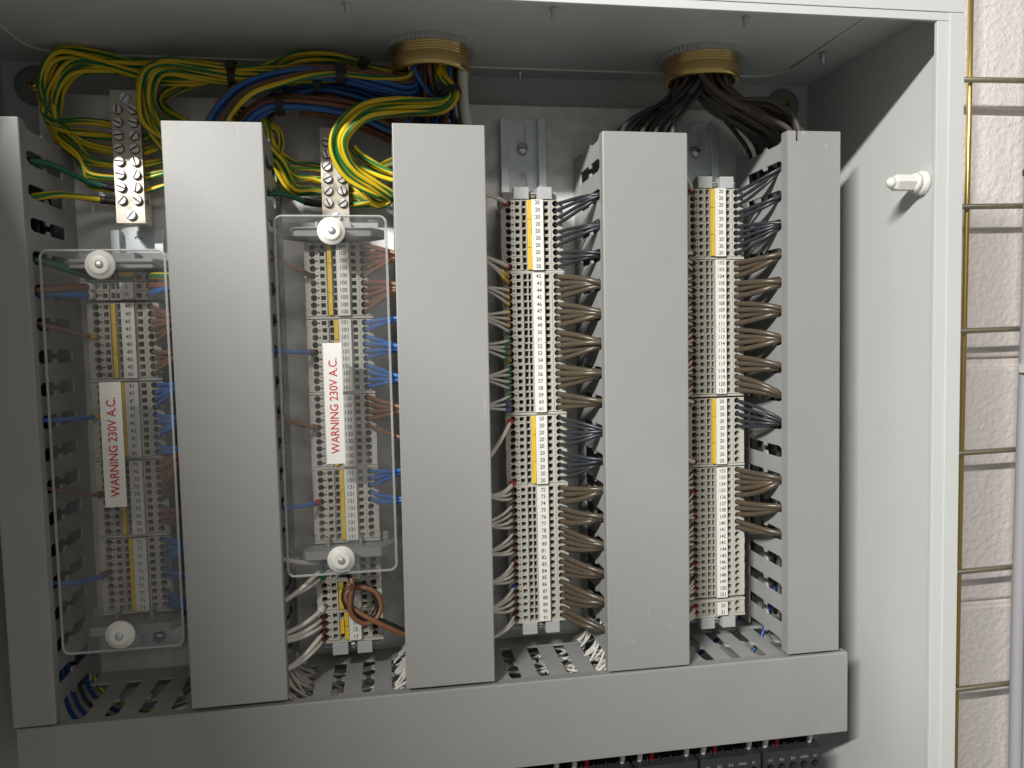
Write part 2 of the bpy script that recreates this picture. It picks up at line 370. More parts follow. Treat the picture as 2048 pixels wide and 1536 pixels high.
# ------------------------------------------------------------------ block wall, tray and cables beside the cabinet
wall = thing('block_wall', 'pinkish white painted concrete block wall behind the cabinet', 'wall', (700, 60, -400))
MB().box(420, 1100, 66, 90, -400, 640).build('mortar_bed', 'block', wall, loc=(-700, -60, 400))
ridx = 0
for zj in (-262, -31, 204, 436):
    xs = (420, 560, 1000) if ridx % 2 else (420, 720 + 130, 1100)
    for a, b in zip(xs, xs[1:]):
        z1 = zj + 233 if zj < 430 else 640
        MB().box(a+1.5, b-1.5, 60, 72, zj+3.5, z1-3.5).build('block', 'block', wall, 3.0, loc=(-700, -60, 400))
    ridx += 1
tray = thing('wire_basket_tray', 'wire basket tray with golden upright and drab cross wires on the block wall', 'cable tray', (660, 30, -330))
def traypart(mb, name, m): return mb.build(name, m, tray, loc=(-660, -30, 330))
traypart(MB().tube([(642.2, 32, -330), (643, 32, -100), (645, 32, 150), (647.4, 32, 400), (648.4, 32, 640)], 2.3, 12), 'upright_wire', 'gold')
traypart(MB().tube([(760, 32, -330), (760, 32, 640)], 2.3, 12), 'upright_wire', 'gold')
for z in (-205, -95, 15, 124, 234, 343.8, 453.7, 563):
    traypart(MB().tube([(600, 27, z-1.5), (690, 27, z), (790, 27, z+1)], 2.5, 12), 'cross_wire', 'wire_tray')
for i, (x, y, r, lab) in enumerate(((694, 16, 5.2, 'light grey round cable at the right edge, leftmost of the run'), (703, 12, 5.0, 'light grey round cable behind, second of the run at the right edge'), (712, 15, 5.5, 'light grey round cable at the far right edge, outermost of the run'))):
    pts = [(x-1.5, y, -330), (x-3+i, y, -60), (x-1, y, 120), (x+1, y-1, 300), (x+1.5, y, 470), (x+2, y, 640)]
    tag(MB().tube(spline(pts), r, 14).build('cable', 'cable'), lab, 'cable', 'grey cables on the wire tray')
def loop_tie(c, rx, ry, w, name, m, lab, grp, tilt=0.0):
    # a tie round a vertical run
    pts = [(c[0]+rx*math.cos(a), c[1]+ry*math.sin(a), c[2]+tilt*math.cos(a)) for a in [2*math.pi*k/24 for k in range(25)]]
    mb = MB()
    for dz in (-w/3, 0, w/3): mb.tube([(p[0], p[1], p[2]+dz) for p in pts], w/3.2, 6)
    mb.box(c[0]-rx-2.5, c[0]-rx+3, c[1]-ry*0.4-3, c[1]-ry*0.4+3, c[2]-w*0.8-tilt, c[2]+w*0.8-tilt)
    return tag(mb.build(name, m), lab, 'cable tie', grp)
loop_tie((703, 14, 202), 15, 8.5, 4.5, 'cable_tie', 's_white', 'white cable tie round the grey cables at the right edge', 'ties on the grey cables', 3)
loop_tie((704, 14, 371), 15, 8.5, 4.5, 'cable_tie', 'dgrey', 'dark cable tie round the grey cables at the right edge', 'ties on the grey cables')

t = thing('hex_plug', 'cream plastic hexagonal plug with domed tip on the right cabinet wall', 'plug', (XR, -123, 333))
MB().lathe((0, 0, 0), [(8.0, 0), (8.0, -2.5), (7.4, -4.0), (6.2, -5.0)], 'x', 32).build('flange', 'knob', t)
MB().lathe((0, 0, 0), [(6.4, -5.0), (6.4, -7.5), (5.6, -8.6)], 'x', 28).build('collar', 'knob', t)
MB().lathe((0, 0, 0), [(5.6, -8.0), (5.6, -21), (4.6, -23)], 'x', 6, smooth=False).build('hexagon', 'knob', t)
MB().lathe((0, 0, 0), [(3.9, -23), (3.3, -25), (1.9, -26.6), (0.01, -27.2)], 'x', 20).build('tip', 'knob', t)

# ------------------------------------------------------------------ glands
def gland(x, y, lab):
    t = thing('cable_gland', lab, 'cable gland', (x, y, ZT-2), 'glands in the cabinet roof')
    prof = []
    n = 120; v = []; out = [( (31.0 if k % 2 else 30.3)*math.cos(2*math.pi*k/n), (31.0 if k % 2 else 30.3)*math.sin(2*math.pi*k/n)) for k in range(n)]
    MB().prism([out, circ(0, 0, 25, 40)], 0, -4.2, 'z').build('locknut', 'lead', t, 0.0)
    pr = [(23.5, -3), (27.2, -3)]
    h = -4.4
    for k in range(4): pr += [(27.2, h), (26.3, h-0.7), (27.2, h-1.4)]; h -= 1.6
    pr += [(27.0, -11.5), (27.4, -12), (27.4, -18.6), (26.6, -19.6), (24.2, -19.6), (23.5, -18.8), (23.5, -3)]
    MB().lathe((0, 0, 0), pr, 'z', 48).build('threaded_body', 'brass', t)
    return t
gland(168.3, -40, 'brass cable gland with zinc locknut holding the blue, brown and striped wires')
gland(366.5, -41, 'brass cable gland with zinc locknut holding the dark brown wires')

# ------------------------------------------------------------------ trunking
YC = -83.0
TRUNKS = [  # x0, width, top, bottom, cover lean, label
 (-105.2, 25.0, 374.5, 1.4, 0.6, 'narrow grey slotted trunking at the far left edge'),
 (0.0, 60.0, 374.1, 3.2, 0.76, 'wide grey slotted trunking between the two clear covered terminal strips'),
 (138.4, 60.0, 375.4, 3.0, -0.94, 'wide grey slotted trunking below the left brass gland'),
 (277.9, 60.0, 373.2, 1.9, -0.56, 'wide grey slotted trunking between the two uncovered terminal strips'),
 (411.8, 40.0, 376.1, 2.6, 0.14, 'narrower grey slotted trunking at the right with a notch in its cover')]
SLOT0, PITCH = 353.8, 20.5
half = [(-20, 6.0), (-44, 6.0), (-45.6, 8.5), (-49.2, 8.5), (-50.8, 6.0), (-69.5, 6.0), (-75, 8.9), (-79.5, 8.9)]
fing = half + [(y, -z) for y, z in reversed(half)]
finger_v = MB().prism([fing], 0, 1.6, 'x').mesh('rib', ['pvc_cut'])
finger_h = MB().prism([[(p[1], p[0]) for p in fing]], 0, -1.6, 'z').mesh('rib', ['pvc_cut'])
for ti, (x0, w, zt, zb, lean, lab) in enumerate(TRUNKS):
    t = thing('slotted_trunking', lab, 'trunking', (x0 + w/2, 0, zb), 'upright slotted trunking')
    H = zt - zb
    mb = MB().box(-w/2+1, w/2-1, -2, -0.2, 0, H-1).box(-w/2+1, -w/2+2.6, -20, -2, 0, H-1).box(w/2-2.6, w/2-1, -20, -2, 0, H-1)
    mb.build('channel', 'pvc_cut', t, 0.3)
    for side in (-1, 1):
        for i in range(18):
            zc = SLOT0 + PITCH/2 - PITCH*i
            obj('rib', finger_v, t, 0.25, loc=(-w/2+1 if side < 0 else w/2-2.6, 0, zc - zb))
    mb = MB()
    if ti == 4:
        nx = -w/2 + 6.2
        mb.prism([[(-w/2, 0), (w/2, 0), (w/2, H), (nx+2.0, H), (nx+2.0, H-6.5), (nx+1, H-7.5), (nx, H-6.5), (nx, H), (-w/2, H)]], YC, YC+1.7, 'y')
        mb.box(-w/2, -w/2+1.5, YC+1.7, YC+8.5, 0, H).box(w/2-1.5, w/2, YC+1.7, YC+8.5, 0, H)
        cov = mb.build('cover', 'pvc', t)
    else:
        mb.prism([[(-w/2, YC), (w/2, YC), (w/2, YC+8.5), (w/2-1.5, YC+8.5), (w/2-1.5, YC+1.7), (-w/2+1.5, YC+1.7), (-w/2+1.5, YC+8.5), (-w/2, YC+8.5)]], 0, H, 'z')
        cov = mb.build('cover', 'pvc', t, 0.8)
    cov.rotation_euler = (0, -lean/(H/2), 0); cov.location = Vector((lean, 0, 0))*S
# the long one across the bottom
bx0, bx1 = -103.0, 459.5
t = thing('slotted_trunking', 'long grey slotted trunking running across below the terminal strips', 'trunking', ((bx0+bx1)/2, 0, -60))
L2 = (bx1-bx0)/2; cx = (bx0+bx1)/2
MB().box(-L2, L2, -2, -0.2, 1, 59).box(-L2, L2, -20, -2, 57.4, 59).box(-L2, L2, -20, -2, 1, 2.6).build('channel', 'pvc_cut', t, 0.3)
skip = (-82, 58, 142, 285)
for k in range(28):
    xc = 397.9 + 20.45*2.5 - 20.45*k
    if xc < bx0+6 or xc > bx1-6: continue
    if not any(abs(xc-s) < 9 for s in skip): obj('rib', finger_h, t, 0.25, loc=(xc-cx, 0, 59))
    obj('rib', finger_h, t, 0.25, loc=(xc-cx, 0, 2.6))
MB().prism([[(YC, 0), (YC, 59), (YC+1, 60), (YC+8.5, 60), (YC+8.5, 58.5), (YC+1.7, 58.5), (YC+1.7, 1.5), (YC+8.5, 1.5), (YC+8.5, 0)]], -L2, L2, 'x').build('cover', 'pvc', t, 0.6)

# ------------------------------------------------------------------ DIN rails
RAILS = [(-39.7, 15, 318, 'first'), (100.3, 12, 330, 'second'), (238.5, 8, 402, 'third'), (377.5, 8, 402, 'fourth')]
for i, (c, z0, z1, o) in enumerate(RAILS):
    lab = ['short steel mounting rail under the left clear covered strip', 'steel mounting rail under the second clear covered strip', 'steel mounting rail of the third strip, its bare end showing a screw', 'steel mounting rail of the rightmost strip, stamped marks at its top'][i]
    t = thing('mounting_rail', lab, 'rail', (c, 0, z0), 'rails of the terminal strips')
    H = z1-z0
    holes = []; zz = H-2
    while zz > 30: holes.append(rrect(-3.1, 3.1, zz-26, zz, 3.0, 5)); zz -= 38
    if i < 2: holes = [[(-3.2+6.4*0.5*(1-math.cos(math.pi*k/8)), H-4-3.2*math.sin(math.pi*k/8)) for k in range(9)]] + [rrect(-3.1, 3.1, H-50, H-24, 3, 5)]
    MB().prism([rect(-12.5, 12.5, 0, H)] + holes, -1.2, -0.2, 'y').build('web', 'zinc', t, 0.2)
    for s in (-1, 1):
        pts = [(s*12.5, -0.6), (s*12.5, -6.6), (s*17.5, -6.6), (s*17.5, -7.6), (s*11.5, -7.6), (s*11.5, -0.6)]
        MB().prism([pts], 0, H, 'z').build('flange', 'zinc', t, 0.35)
    for zz in ([H-22] if i > 1 else [8]):
        MB().lathe((0, 0, zz), [(4.2, -1.2), (4.2, -3.6), (3.4, -4.4), (0.01, -4.6)], 'y', 18).box(-3.2, 3.2, -4.75, -4.5, zz-0.4, zz+0.4, 1).build('screw', ['steel', 'black'], t)
    if i == 3:
        for k in range(2):
            for q in range(3):
                MB().tube(spline([(5.5, -1.5, H-31-k*10-q*2.2), (7.0, -1.6, H-30.2-k*10-q*2.2), (8.2, -1.6, H-31.6-k*10-q*2.2), (9.6, -1.5, H-30.6-k*10-q*2.2)], 3), 0.35, 5).build('stamped_mark', 'zinc', t)

# ------------------------------------------------------------------ terminal blocks
def housing(p=4.86, earth=False):
    mb = MB(); h = p/2
    holes = [circ(-17, 0, 2.2, 14), circ(-13.9, 0, 0.75, 8), rect(-12.2, -9.0, -1.5, 1.5), rect(-7.0, -4.3, -1.95, 1.95), rect(-3.6, -1.3, -1.95, 1.95), rect(8.7, 12.0, -1.6, 1.6), circ(16.9, 0, 2.2, 14)]
    mb.prism([rect(-22.5, 22.5, -h, h)] + holes, -44, -33, 'y')
    mb.prism([[(-22.5, -33), (22.5, -33), (22.5, -28), (19, -24), (19, -13), (13, -8), (-13, -8), (-19, -13), (-19, -24), (-22.5, -28)]], -h, h, 'z')
    mb.box(-8.6, -7.9, -45.6, -44, -h, h).box(-4.15, -3.75, -45.0, -44, -h, h).box(-0.9, 7.6, -46.2, -44, -h, h)
    mb.box(13.0, 13.5, -44.5, -44, -h, h)
    return mb.mesh('terminal_block', ['term'])
def clampmesh(p=4.86):
    mb = MB()
    mb.box(-19.6, -12.6, -37.5, -33.05, -2.2, 2.2).box(-12.5, -8.7, -36.0, -33.05, -1.9, 1.9).box(8.4, 12.3, -36.0, -33.05, -1.9, 1.9).box(14.4, 19.4, -37.5, -33.05, -2.2, 2.2).box(-7.2, -1.1, -38, -33.05, -2.1, 2.1)
    return mb.mesh('clamp', ['clamp'])
HOUS, CLMP = housing(), clampmesh()
HOUS6 = housing(5.7)
ENDP = MB().prism([[(-22.7, -44.6), (22.7, -44.6), (22.7, -28), (19.2, -24), (19.2, -12), (13, -8), (-13, -8), (-19.2, -12), (-19.2, -24), (-22.7, -28)]], -0.75, 0.75, 'z').mesh('end_plate', ['term'])
STRIPC = {1: -39.7, 2: 100.3, 3: 237.0, 4: 375.0}
SNAME = {1: 'left covered strip', 2: 'second covered strip', 3: 'third strip', 4: 'rightmost strip'}
ROW = {}       # (strip, key) -> z ; key is label or (group,index)
def terminal(strip, z, text, lab, big=False):
    t = obj('terminal_block', HOUS6 if big else HOUS, None, 0, loc=(STRIPC[strip]+random.uniform(-.18, .18), random.uniform(-.2, .1), z))
    tag(t, lab, 'terminal block', 'terminal blocks of the ' + SNAME[strip])
    c = obj('clamp', CLMP, t)
    return t
def marker(strip, zs, texts, lab, text_scale=1.0):
    z0, z1 = zs[-1]-2.45, zs[0]+2.45
    t = tag(MB().box(-4.15, 4.15, 0, 0.9, 0, z1-z0).build('marker_strip', 'marker', None, 0.15, loc=(STRIPC[strip]+3.35, -47.15, z0)), lab, 'marker strip', 'marker strips of the ' + SNAME[strip])
    for z, s in zip(zs, texts):
        if s: lettering('number', s, 3.9, (0.15+random.uniform(-.25, .25), -0.06, z - z0 + random.uniform(-.12, .12)), 'ink', t, xs=0.92)
def endplate(strip, z, lab):
    tag(obj('end_plate', ENDP, None, 0.1, loc=(STRIPC[strip], 0, z)), lab, 'end plate', 'end plates between the terminal groups')
def jumper(strip, z0, z1, chan, lab, cuts):
    xa, xb = ((-7.0, -4.3), (-3.75, -1.1))[chan]
    t = thing('jumper_bar', lab, 'jumper', (STRIPC[strip], -44, z0), 'yellow jumper bars')
    e = [0] + [c*(z1-z0) for c in cuts] + [z1-z0]
    for a, b in zip(e, e[1:]):
        MB().box(xa, xb, -2.6, 2.5, a+0.12, b-0.12).box(xa+0.3, xa+0.9, -2.9, -2.5, a+0.3, b-0.3).build('segment', 'jumper', t, 0.25)
GROUPS = [ # strip, first z, texts, jumper channel or None, where it sits, offset of its first row in that run
 (1, 262.6, ['40']*10, 0, 'top ten of the left covered strip', 0), (1, 210.0, ['41']*10, 1, 'second ten of the left covered strip', 0), (1, 157.5, ['70']*10, 0, 'third ten of the left covered strip', 0), (1, 105.0, ['71']*10, 1, 'lowest ten of the left covered strip', 0),
 (2, 301.6, ['100']*10, 0, 'top ten of the second covered strip', 0), (2, 249.3, ['101']*10, 1, 'second ten of the second covered strip', 0), (2, 197.0, ['130']*10, 0, 'third ten of the second covered strip', 0), (2, 144.8, ['131']*10, 1, 'fourth ten of the second covered strip', 0),
 (3, 331.6, ['20']*10, 1, 'top jumpered ten of the third strip', 0), (3, 279.7, [str(k) for k in range(42, 52)], None, 'upper run of the third strip', 0), (3, 229.7, [str(k) for k in range(52, 62)], None, 'upper run of the third strip', 10),
 (3, 177.4, ['20']*10, 1, 'middle jumpered ten of the third strip', 0), (3, 125.6, [str(k) for k in range(72, 82)], None, 'lower run of the third strip', 0), (3, 75.6, [str(k) for k in range(82, 92)], None, 'lower run of the third strip', 10),
 (4, 340.6, ['20']*10, 1, 'top jumpered ten of the rightmost strip', 0), (4, 288.3, [str(k) for k in range(102, 112)], None, 'upper run of the rightmost strip', 0), (4, 238.3, [str(k) for k in range(112, 122)], None, 'upper run of the rightmost strip', 10),
 (4, 185.2, ['20']*10, 1, 'middle jumpered ten of the rightmost strip', 0), (4, 132.6, [str(k) for k in range(132, 142)], None, 'lower run of the rightmost strip', 0), (4, 82.6, [str(k) for k in range(142, 152)], None, 'lower run of the rightmost strip', 10),
]
def place(gi, i): return '%s, %s of %s' % (GROUPS[gi][2][i], ORD[GROUPS[gi][5]+i], GROUPS[gi][4].replace(' of the', ' on'))
for gi, (strip, z0, tx, ch, where, off) in enumerate(GROUPS):
    zs = [z0 - 5.0*i for i in range(len(tx))]
    uniform = len(set(tx)) == 1
    for i, (z, s) in enumerate(zip(zs, tx)):
        terminal(strip, z, s, 'beige terminal marked ' + place(gi, i))
        ROW[(strip, gi, i)] = z
    half = '' if uniform else ('upper half of ' if off == 0 else 'lower half of ')
    marker(strip, zs, tx, 'white marker printed %s, %s%s' % (tx[0] if uniform else tx[0] + ' to ' + tx[-1], half, where))
    nxt = [g for g in GROUPS if g[0] == strip and abs(g[1] - (z0-50)) < 0.5]
    if not nxt and gi not in (3, 7, 13, 19):
        endplate(strip, zs[-1]-3.55, 'thin beige end plate below ' + where)
    if ch is not None:
        jumper(strip, zs[-1]-2.2, zs[0]+2.3, ch, 'yellow jumper bar beside the markers of ' + where, (0.32, 0.72))
endplate(1, 56.5, 'thin beige end plate below the 71 group'); endplate(2, 96.2, 'thin beige end plate below the 131 group')
# L, N and earth blocks above the 40 group
for z, s, lab in ((282.2, '', 'terminal block with green and yellow marking under the upper left knob'), (276.0, 'L', 'wide beige terminal block marked L'), (270.0, 'N', 'wide beige terminal block marked N')):
    terminal(1, z, s, lab, True)
marker(1, [275.8, 270.2], ['L', 'N'], 'small white marker printed L and N')
tag(MB().box(-4.15, 4.15, 0, 0.9, 0, 2.5).box(-4.15, 4.15, 0, 0.9, 3.0, 5.4, 1).build('marker_strip', ['s_green', 'jumper'], None, 0, loc=(STRIPC[1]+3.35, -47.15, 279.6)), 'green and yellow marker above the L marker', 'marker strip')
# lower blocks of the second strip
for z, s, lab in ((82.2, '300', 'beige terminal block just under the lower knob of the second cover'), (77.0, '301', 'beige terminal block marked 301, seen through the cover foot'), (72.0, '302', 'beige terminal block marked 302, just below the cover edge')): terminal(2, z, s, lab)
marker(2, [82.2, 77.0, 72.0], ['', '301', '302'], 'short white marker printed 301 and 302 under the lower knob')
zs = [65.2, 60.2, 55.2, 50.2]
for i, z in enumerate(zs): terminal(2, z, '', '%s of the four beige terminal blocks behind the looped wires' % ORD[i])
marker(2, zs, ['']*4, 'short blank white marker behind the looped wires')
jumper(2, 48, 67.4, 0, 'short yellow jumper bar left of the looped wires', (0.6,))
endplate(2, 46.6, 'thin beige end plate above terminal 10'); endplate(2, 68.6, 'thin beige end plate below terminal 302')
zs = [43.2, 38.2, 33.2, 28.2]
for s, z, w in zip(('10', '11', '12', '13'), zs, ('top', 'second', 'third', 'lowest')): terminal(2, z, s, 'beige terminal marked %s, %s of the four at the foot of the second strip' % (s, w))
marker(2, zs, ['10', '11', '12', '13'], 'short white marker printed 11, 12 and 13, half covered by looped leads')
jumper(2, 30.5, 40.5, 0, 'small yellow jumper left of the other two beside terminal 12', ()); jumper(2, 36, 45.4, 1, 'small yellow jumper, upper of the pair beside the markers 11 to 13', ()); jumper(2, 26, 35.4, 1, 'small yellow jumper, lower of the pair beside the markers 11 to 13', ())
endplate(2, 24.6, 'thin beige end plate below terminal 13')
# 20 and 21 at the foot of the rightmost strip
for s, z, w in (('20', 28.9, 'upper'), ('21', 23.9, 'lower')): terminal(4, z, s, 'beige terminal marked %s, %s of the pair at the foot of the rightmost strip' % (s, w))
marker(4, [28.9, 23.9], ['20', '21'], 'short white marker printed 20 and 21 at the foot of the rightmost strip')
endplate(4, 20.4, 'thin beige end plate at the foot of the rightmost strip')
endplate(4, 32.4, 'thin beige end plate between terminals 151 and 20')

# ------------------------------------------------------------------ end stops
def end_stop(strip, z, up, lab):
    t = thing('end_stop', lab, 'end stop', (STRIPC[strip], 0, z), 'end stops of the terminal strips')
    s = 1 if up else -1
    zz = lambda a, b: (min(a*s, b*s), max(a*s, b*s))
    MB().box(-20, 20, -36, -8, *zz(0, 6.5)).build('body', 'stop', t, 0.6)
    for a, b in ((-13, -2.2), (4.2, 14.5)):
        # hooked tab: thin front wall, two cheeks and a floor
        MB().box(a, b, -45.2, -44.0, *zz(0, 8.5)).box(a, a+1.1, -44, -36, *zz(0, 8.5)).box(b-1.1, b, -44, -36, *zz(0, 8.5)).box(a+1.1, b-1.1, -44, -36.1, *zz(0, 1.2)).build('tab', 'stop', t, 0.3)
    MB().lathe((1.0, 0, s*4), [(2.6, -36), (2.6, -40), (2.0, -40.8), (0.01, -40.8)], 'y', 14).box(-1.0, 3.0, -40.95, -40.7, s*4-0.3, s*4+0.3, 1).build('screw', ['steel', 'black'], t)
end_stop(3, 334.6, True, 'milky plastic end stop at the top of the third strip')
end_stop(3, 26.8, False, 'milky plastic end stop at the foot of the third strip')
end_stop(4, 343.4, True, 'milky plastic end stop at the top of the rightmost strip')
end_stop(4, 19.4, False, 'milky plastic end stop at the foot of the rightmost strip')
end_stop(2, 23.6, False, 'milky plastic end stop below terminal 13')
endplate(3, 27.5, 'thin beige end plate below terminals 82 to 91')

# ------------------------------------------------------------------ clear covers
def carrier(x, z, lab):
    t = thing('cover_carrier', lab, 'bracket', (x, 0, z), 'brackets that hold the clear covers')
    MB().prism([[(-34, -42), (-34, -47), (-25, -61), (25, -61), (34, -47), (34, -42), (16, -20), (15, -8), (-15, -8), (-16, -20)]], -3.0, 3.0, 'z').build('plate', 'carrier', t, 0.6)
    MB().box(-30, 30, -40, -38, 3, 9).box(-12, -10, -52, -40, 3, 8).box(10, 12, -52, -40, 3, 8).build('gusset', 'carrier', t, 0.4)
    MB().lathe((-1, 0, 0), [(3.2, -60.5), (3.2, -71.6)], 'y', 14).build('stud', 'carrier', t)
carrier(-40.5, 289.5, 'grey bracket under the top of the left clear cover'); carrier(-40.5, 50.5, 'grey bracket under the foot of the left clear cover')
carrier(98.5, 309.5, 'grey bracket under the top of the second clear cover'); carrier(98.5, 91.5, 'grey bracket under the foot of the second clear cover')
for (x0, x1, z0, z1, lab, knobs, lx0, lx1, lz0, lz1, llab) in (
    (-77.2, -4.6, 42.0, 296.4, 'clear acrylic cover over the left terminal strip', ((-42.1, 287.3), (-42.1, 52.6)), -47.0, -34.2, 135, 214.3, 'left'),
    (62.8, 133.6, 82.0, 317.8, 'clear acrylic cover over the second terminal strip', ((98.6, 308.0), (97.4, 92.0)), 90.4, 102.3, 156, 235.7, 'second')):
    cxm = (x0+x1)/2
    t = thing('clear_cover', lab, 'cover', (cxm, -72, z0), 'clear covers over live terminals')
    MB().prism([rrect(x0-cxm, x1-cxm, 0, z1-z0, 4.5, 6)], -2.2, 0.2, 'y').build('sheet', 'clear', t, 0.5)
    lp = [(p[0], -1.0, p[1]) for p in rrect(x0-cxm, x1-cxm, 0, z1-z0, 4.5, 6)]
    MB().tube(lp + lp[:1], 0.85, 8).build('edge', 'edge', t)
    k = MB().box(lx0-cxm, lx1-cxm, -2.55, -2.3, lz0-z0, lz1-z0).build('warning_label', 'marker', t)
    k['label'] = 'white warning label with red print'
    lettering('lettering', 'WARNING 230V A.C.', 7.6, ((lx0+lx1)/2-cxm+0.3, -2.63, (lz0+lz1)/2-z0-1.5), 'red_ink', k, rot=math.pi/2, xs=0.89)
    for i, (kx, kz) in enumerate(knobs):
        q = MB().lathe((0, 0, 0), [(8.9, 0), (9.0, -1.2), (8.5, -2.2), (6.3, -2.6), (6.0, -3.6), (5.4, -4.0), (3.4, -4.0)], 'y', 36).build('knob', 'knob', t, loc=(kx-cxm, -2.3, kz-z0))
        MB().lathe((0, 0, 0), [(3.4, -4.0), (3.3, -3.0), (2.2, -2.9)], 'y', 20).build('recess', 'knob', q)
        MB().lathe((0.3, 0, 0), [(2.4, -3.0), (2.3, -4.9), (1.4, -5.3), (0.01, -5.3)], 'y', 14).build('screw', 'lead', q)

# ------------------------------------------------------------------ earth bars
def earth_bar(x, z0, z1, rows, lab):
    t = thing('earth_bar', lab, 'earth bar', (x, 0, z0), 'earth bars')
    H = z1-z0
    side = [circ(-20, r-z0, 2.3, 12) for r in rows]
    # side walls drilled for the wires, front and back skins, stand-offs
    MB().prism([rect(-27.9, -12, 0, H)] + side, -8.8, -2, 'x').prism([rect(-27.9, -12, 0, H)] + side, 2, 8.8, 'x').box(-2, 2, -27.8, -12.1, 0.1, H-0.1).build('drilled_body', 'nickel', t)
    MB().box(-9.3, 9.3, -28.4, -27.9, 0, H).build('front_face', 'nickel', t, 0.15)
    for zz in (8, H-8): MB().lathe((0, 0, zz), [(5, -12), (5, -0.3)], 'y', 16).build('stand_off', 'stop', t)
    for r in rows:
        for s in (-1, 1):
            a = random.uniform(0, math.pi); c, d = math.cos(a), math.sin(a); mb = MB()
            cx, cz = s*4.9, r-z0
            mb.lathe((cx, 0, cz), [(3.1, -28.4), (3.1, -30.7), (2.8, -31.1), (0.01, -31.1)], 'y', 18, smooth=False)
            sl = [(cx+c*2.7-d*.48, cz+d*2.7+c*.5), (cx-c*2.7-d*.48, cz-d*2.7+c*.5), (cx-c*2.7+d*.48, cz-d*2.7-c*.5), (cx+c*2.7+d*.48, cz+d*2.7-c*.48)]
            mb.prism([sl], -31.2, -30.9, 'y', 1); mb.lathe((cx, 0, cz), [(3.4, -28.4), (3.4, -28.7), (2.9, -28.8)], 'y', 18, 1); mb.build('clamp_screw', ['steel', 'black'], t)
    for zz in (5.5, H-5.5):
        MB().lathe((0.5, 0, zz), [(3.4, -28.4), (3.4, -30.5), (3.1, -31.0), (0.01, -31.0)], 'y', 20, smooth=False).prism([[(-1.6, zz-2.2), (-1.1, zz-2.4), (2.6, zz+2.2), (2.1, zz+2.4)]], -31.15, -30.9, 'y', 1).build('mounting_screw', ['zinc', 'black'], t)
R1 = [394.9-8.58*i for i in range(8)]
R2 = [376.0-8.45*i for i in range(6)]
earth_bar(-36.7, 319.5, 408, R1, 'nickel earth bar with two rows of screws at the left')
earth_bar(99.3, 318.5, 386, R2, 'nickel earth bar with two rows of screws above the second clear cover')

# ------------------------------------------------------------------ wires between terminals and trunking
def slot_z(i): return SLOT0 - PITCH*i
def nearest_slot(z): return slot_z(round((SLOT0 - z)/PITCH))
def wire(path, r, m, lab, grp, n=8, twist=0.0, phase=0.0, name='wire'):
    return tag(MB().tube(path, r, n, 0, twist, phase).build(name, m), lab, 'wire', grp)
_stuff = {}
def stuff_wire(key, path, r, m, n=6, sl=None):
    d = _stuff.setdefault(key, [])
    d.append((path, r, m, n))
    if sl:
        k = len(path); d.append((path[int(.13*k):int(.13*k)+4], r+.5, sl, 8))
def build_stuff(key, name, lab, cat='wires'):
    mats = sorted(set(q[2] for q in _stuff[key])); mb = MB()
    for path, r, m, n in _stuff[key]: mb.tube(path, r, n, mats.index(m), 0.006, random.random())
    o = mb.build(name, mats); tag(o, lab, cat); o['kind'] = 'stuff'
def sleeve(w, path, a, b, r, m, name='marker_sleeve'):
    k = len(path); seg = path[max(0, int(a*k)):max(int(a*k)+2, int(b*k))]
    if len(seg) < 3: seg = path[max(0, int(a*k)-1):int(b*k)+2]
    MB().tube(seg, r, 10).build(name, m, w)
J = lambda s: random.uniform(-s, s)
def right_wire(strip, z, zs, r, m, lab, grp, frac=0.5, n=16, lift=0.0):
    # out of the right-hand entry, over to the wall of the next trunking
    xh = STRIPC[strip] + 16.9
    xs = {1: 0.0, 2: 138.4, 3: 277.9, 4: 411.8}[strip]
    g = xs - xh
    yy = -66 + frac*-6 + J(1.0)
    a_ = random.uniform(.12, .30); b_ = random.uniform(.26, .46)
    p = bez([(xh-1.0, -35, z), (xh+g*a_, -57-lift+J(1.5), z+J(0.5)), (xs-g*b_, -70+J(2.0), zs+(z-zs)*b_*1.1+J(1.3)+1.2), (xs+5, yy, zs+(frac-0.5)*1.5)], n)
    return wire(p, r, m, lab, grp, 10)
def left_wire(strip, z, zs, r, m, lab, grp, sl=None, n=16, depth=-68, sag=0.0):
    xh = STRIPC[strip] - 17.0
    xs = {1: -80.2, 2: 60.0, 3: 198.4, 4: 337.9}[strip]
    g = xh - xs
    p = bez([(xh+0.8, -35, z), (xh-g*0.16, -55+J(2), z+J(0.5)-sag*0.6), (xs+g*0.42, depth+3+J(2.5), zs+(z-zs)*0.42+J(1.2)-sag), (xs-5, depth+J(2), zs+J(1.4))], n)
    w = wire(p, r, m, lab, grp, 8)
    if sl:
        if isinstance(sl, str): sl = [sl]
        a = 0.13
        for s in sl:
            b = a + (0.17 if len(sl) == 1 else 0.12)
            sleeve(w, p, a, b, r+0.55, s); a = b
    return w
def idx(strip, gi, i): return ROW[(strip, gi, i)]
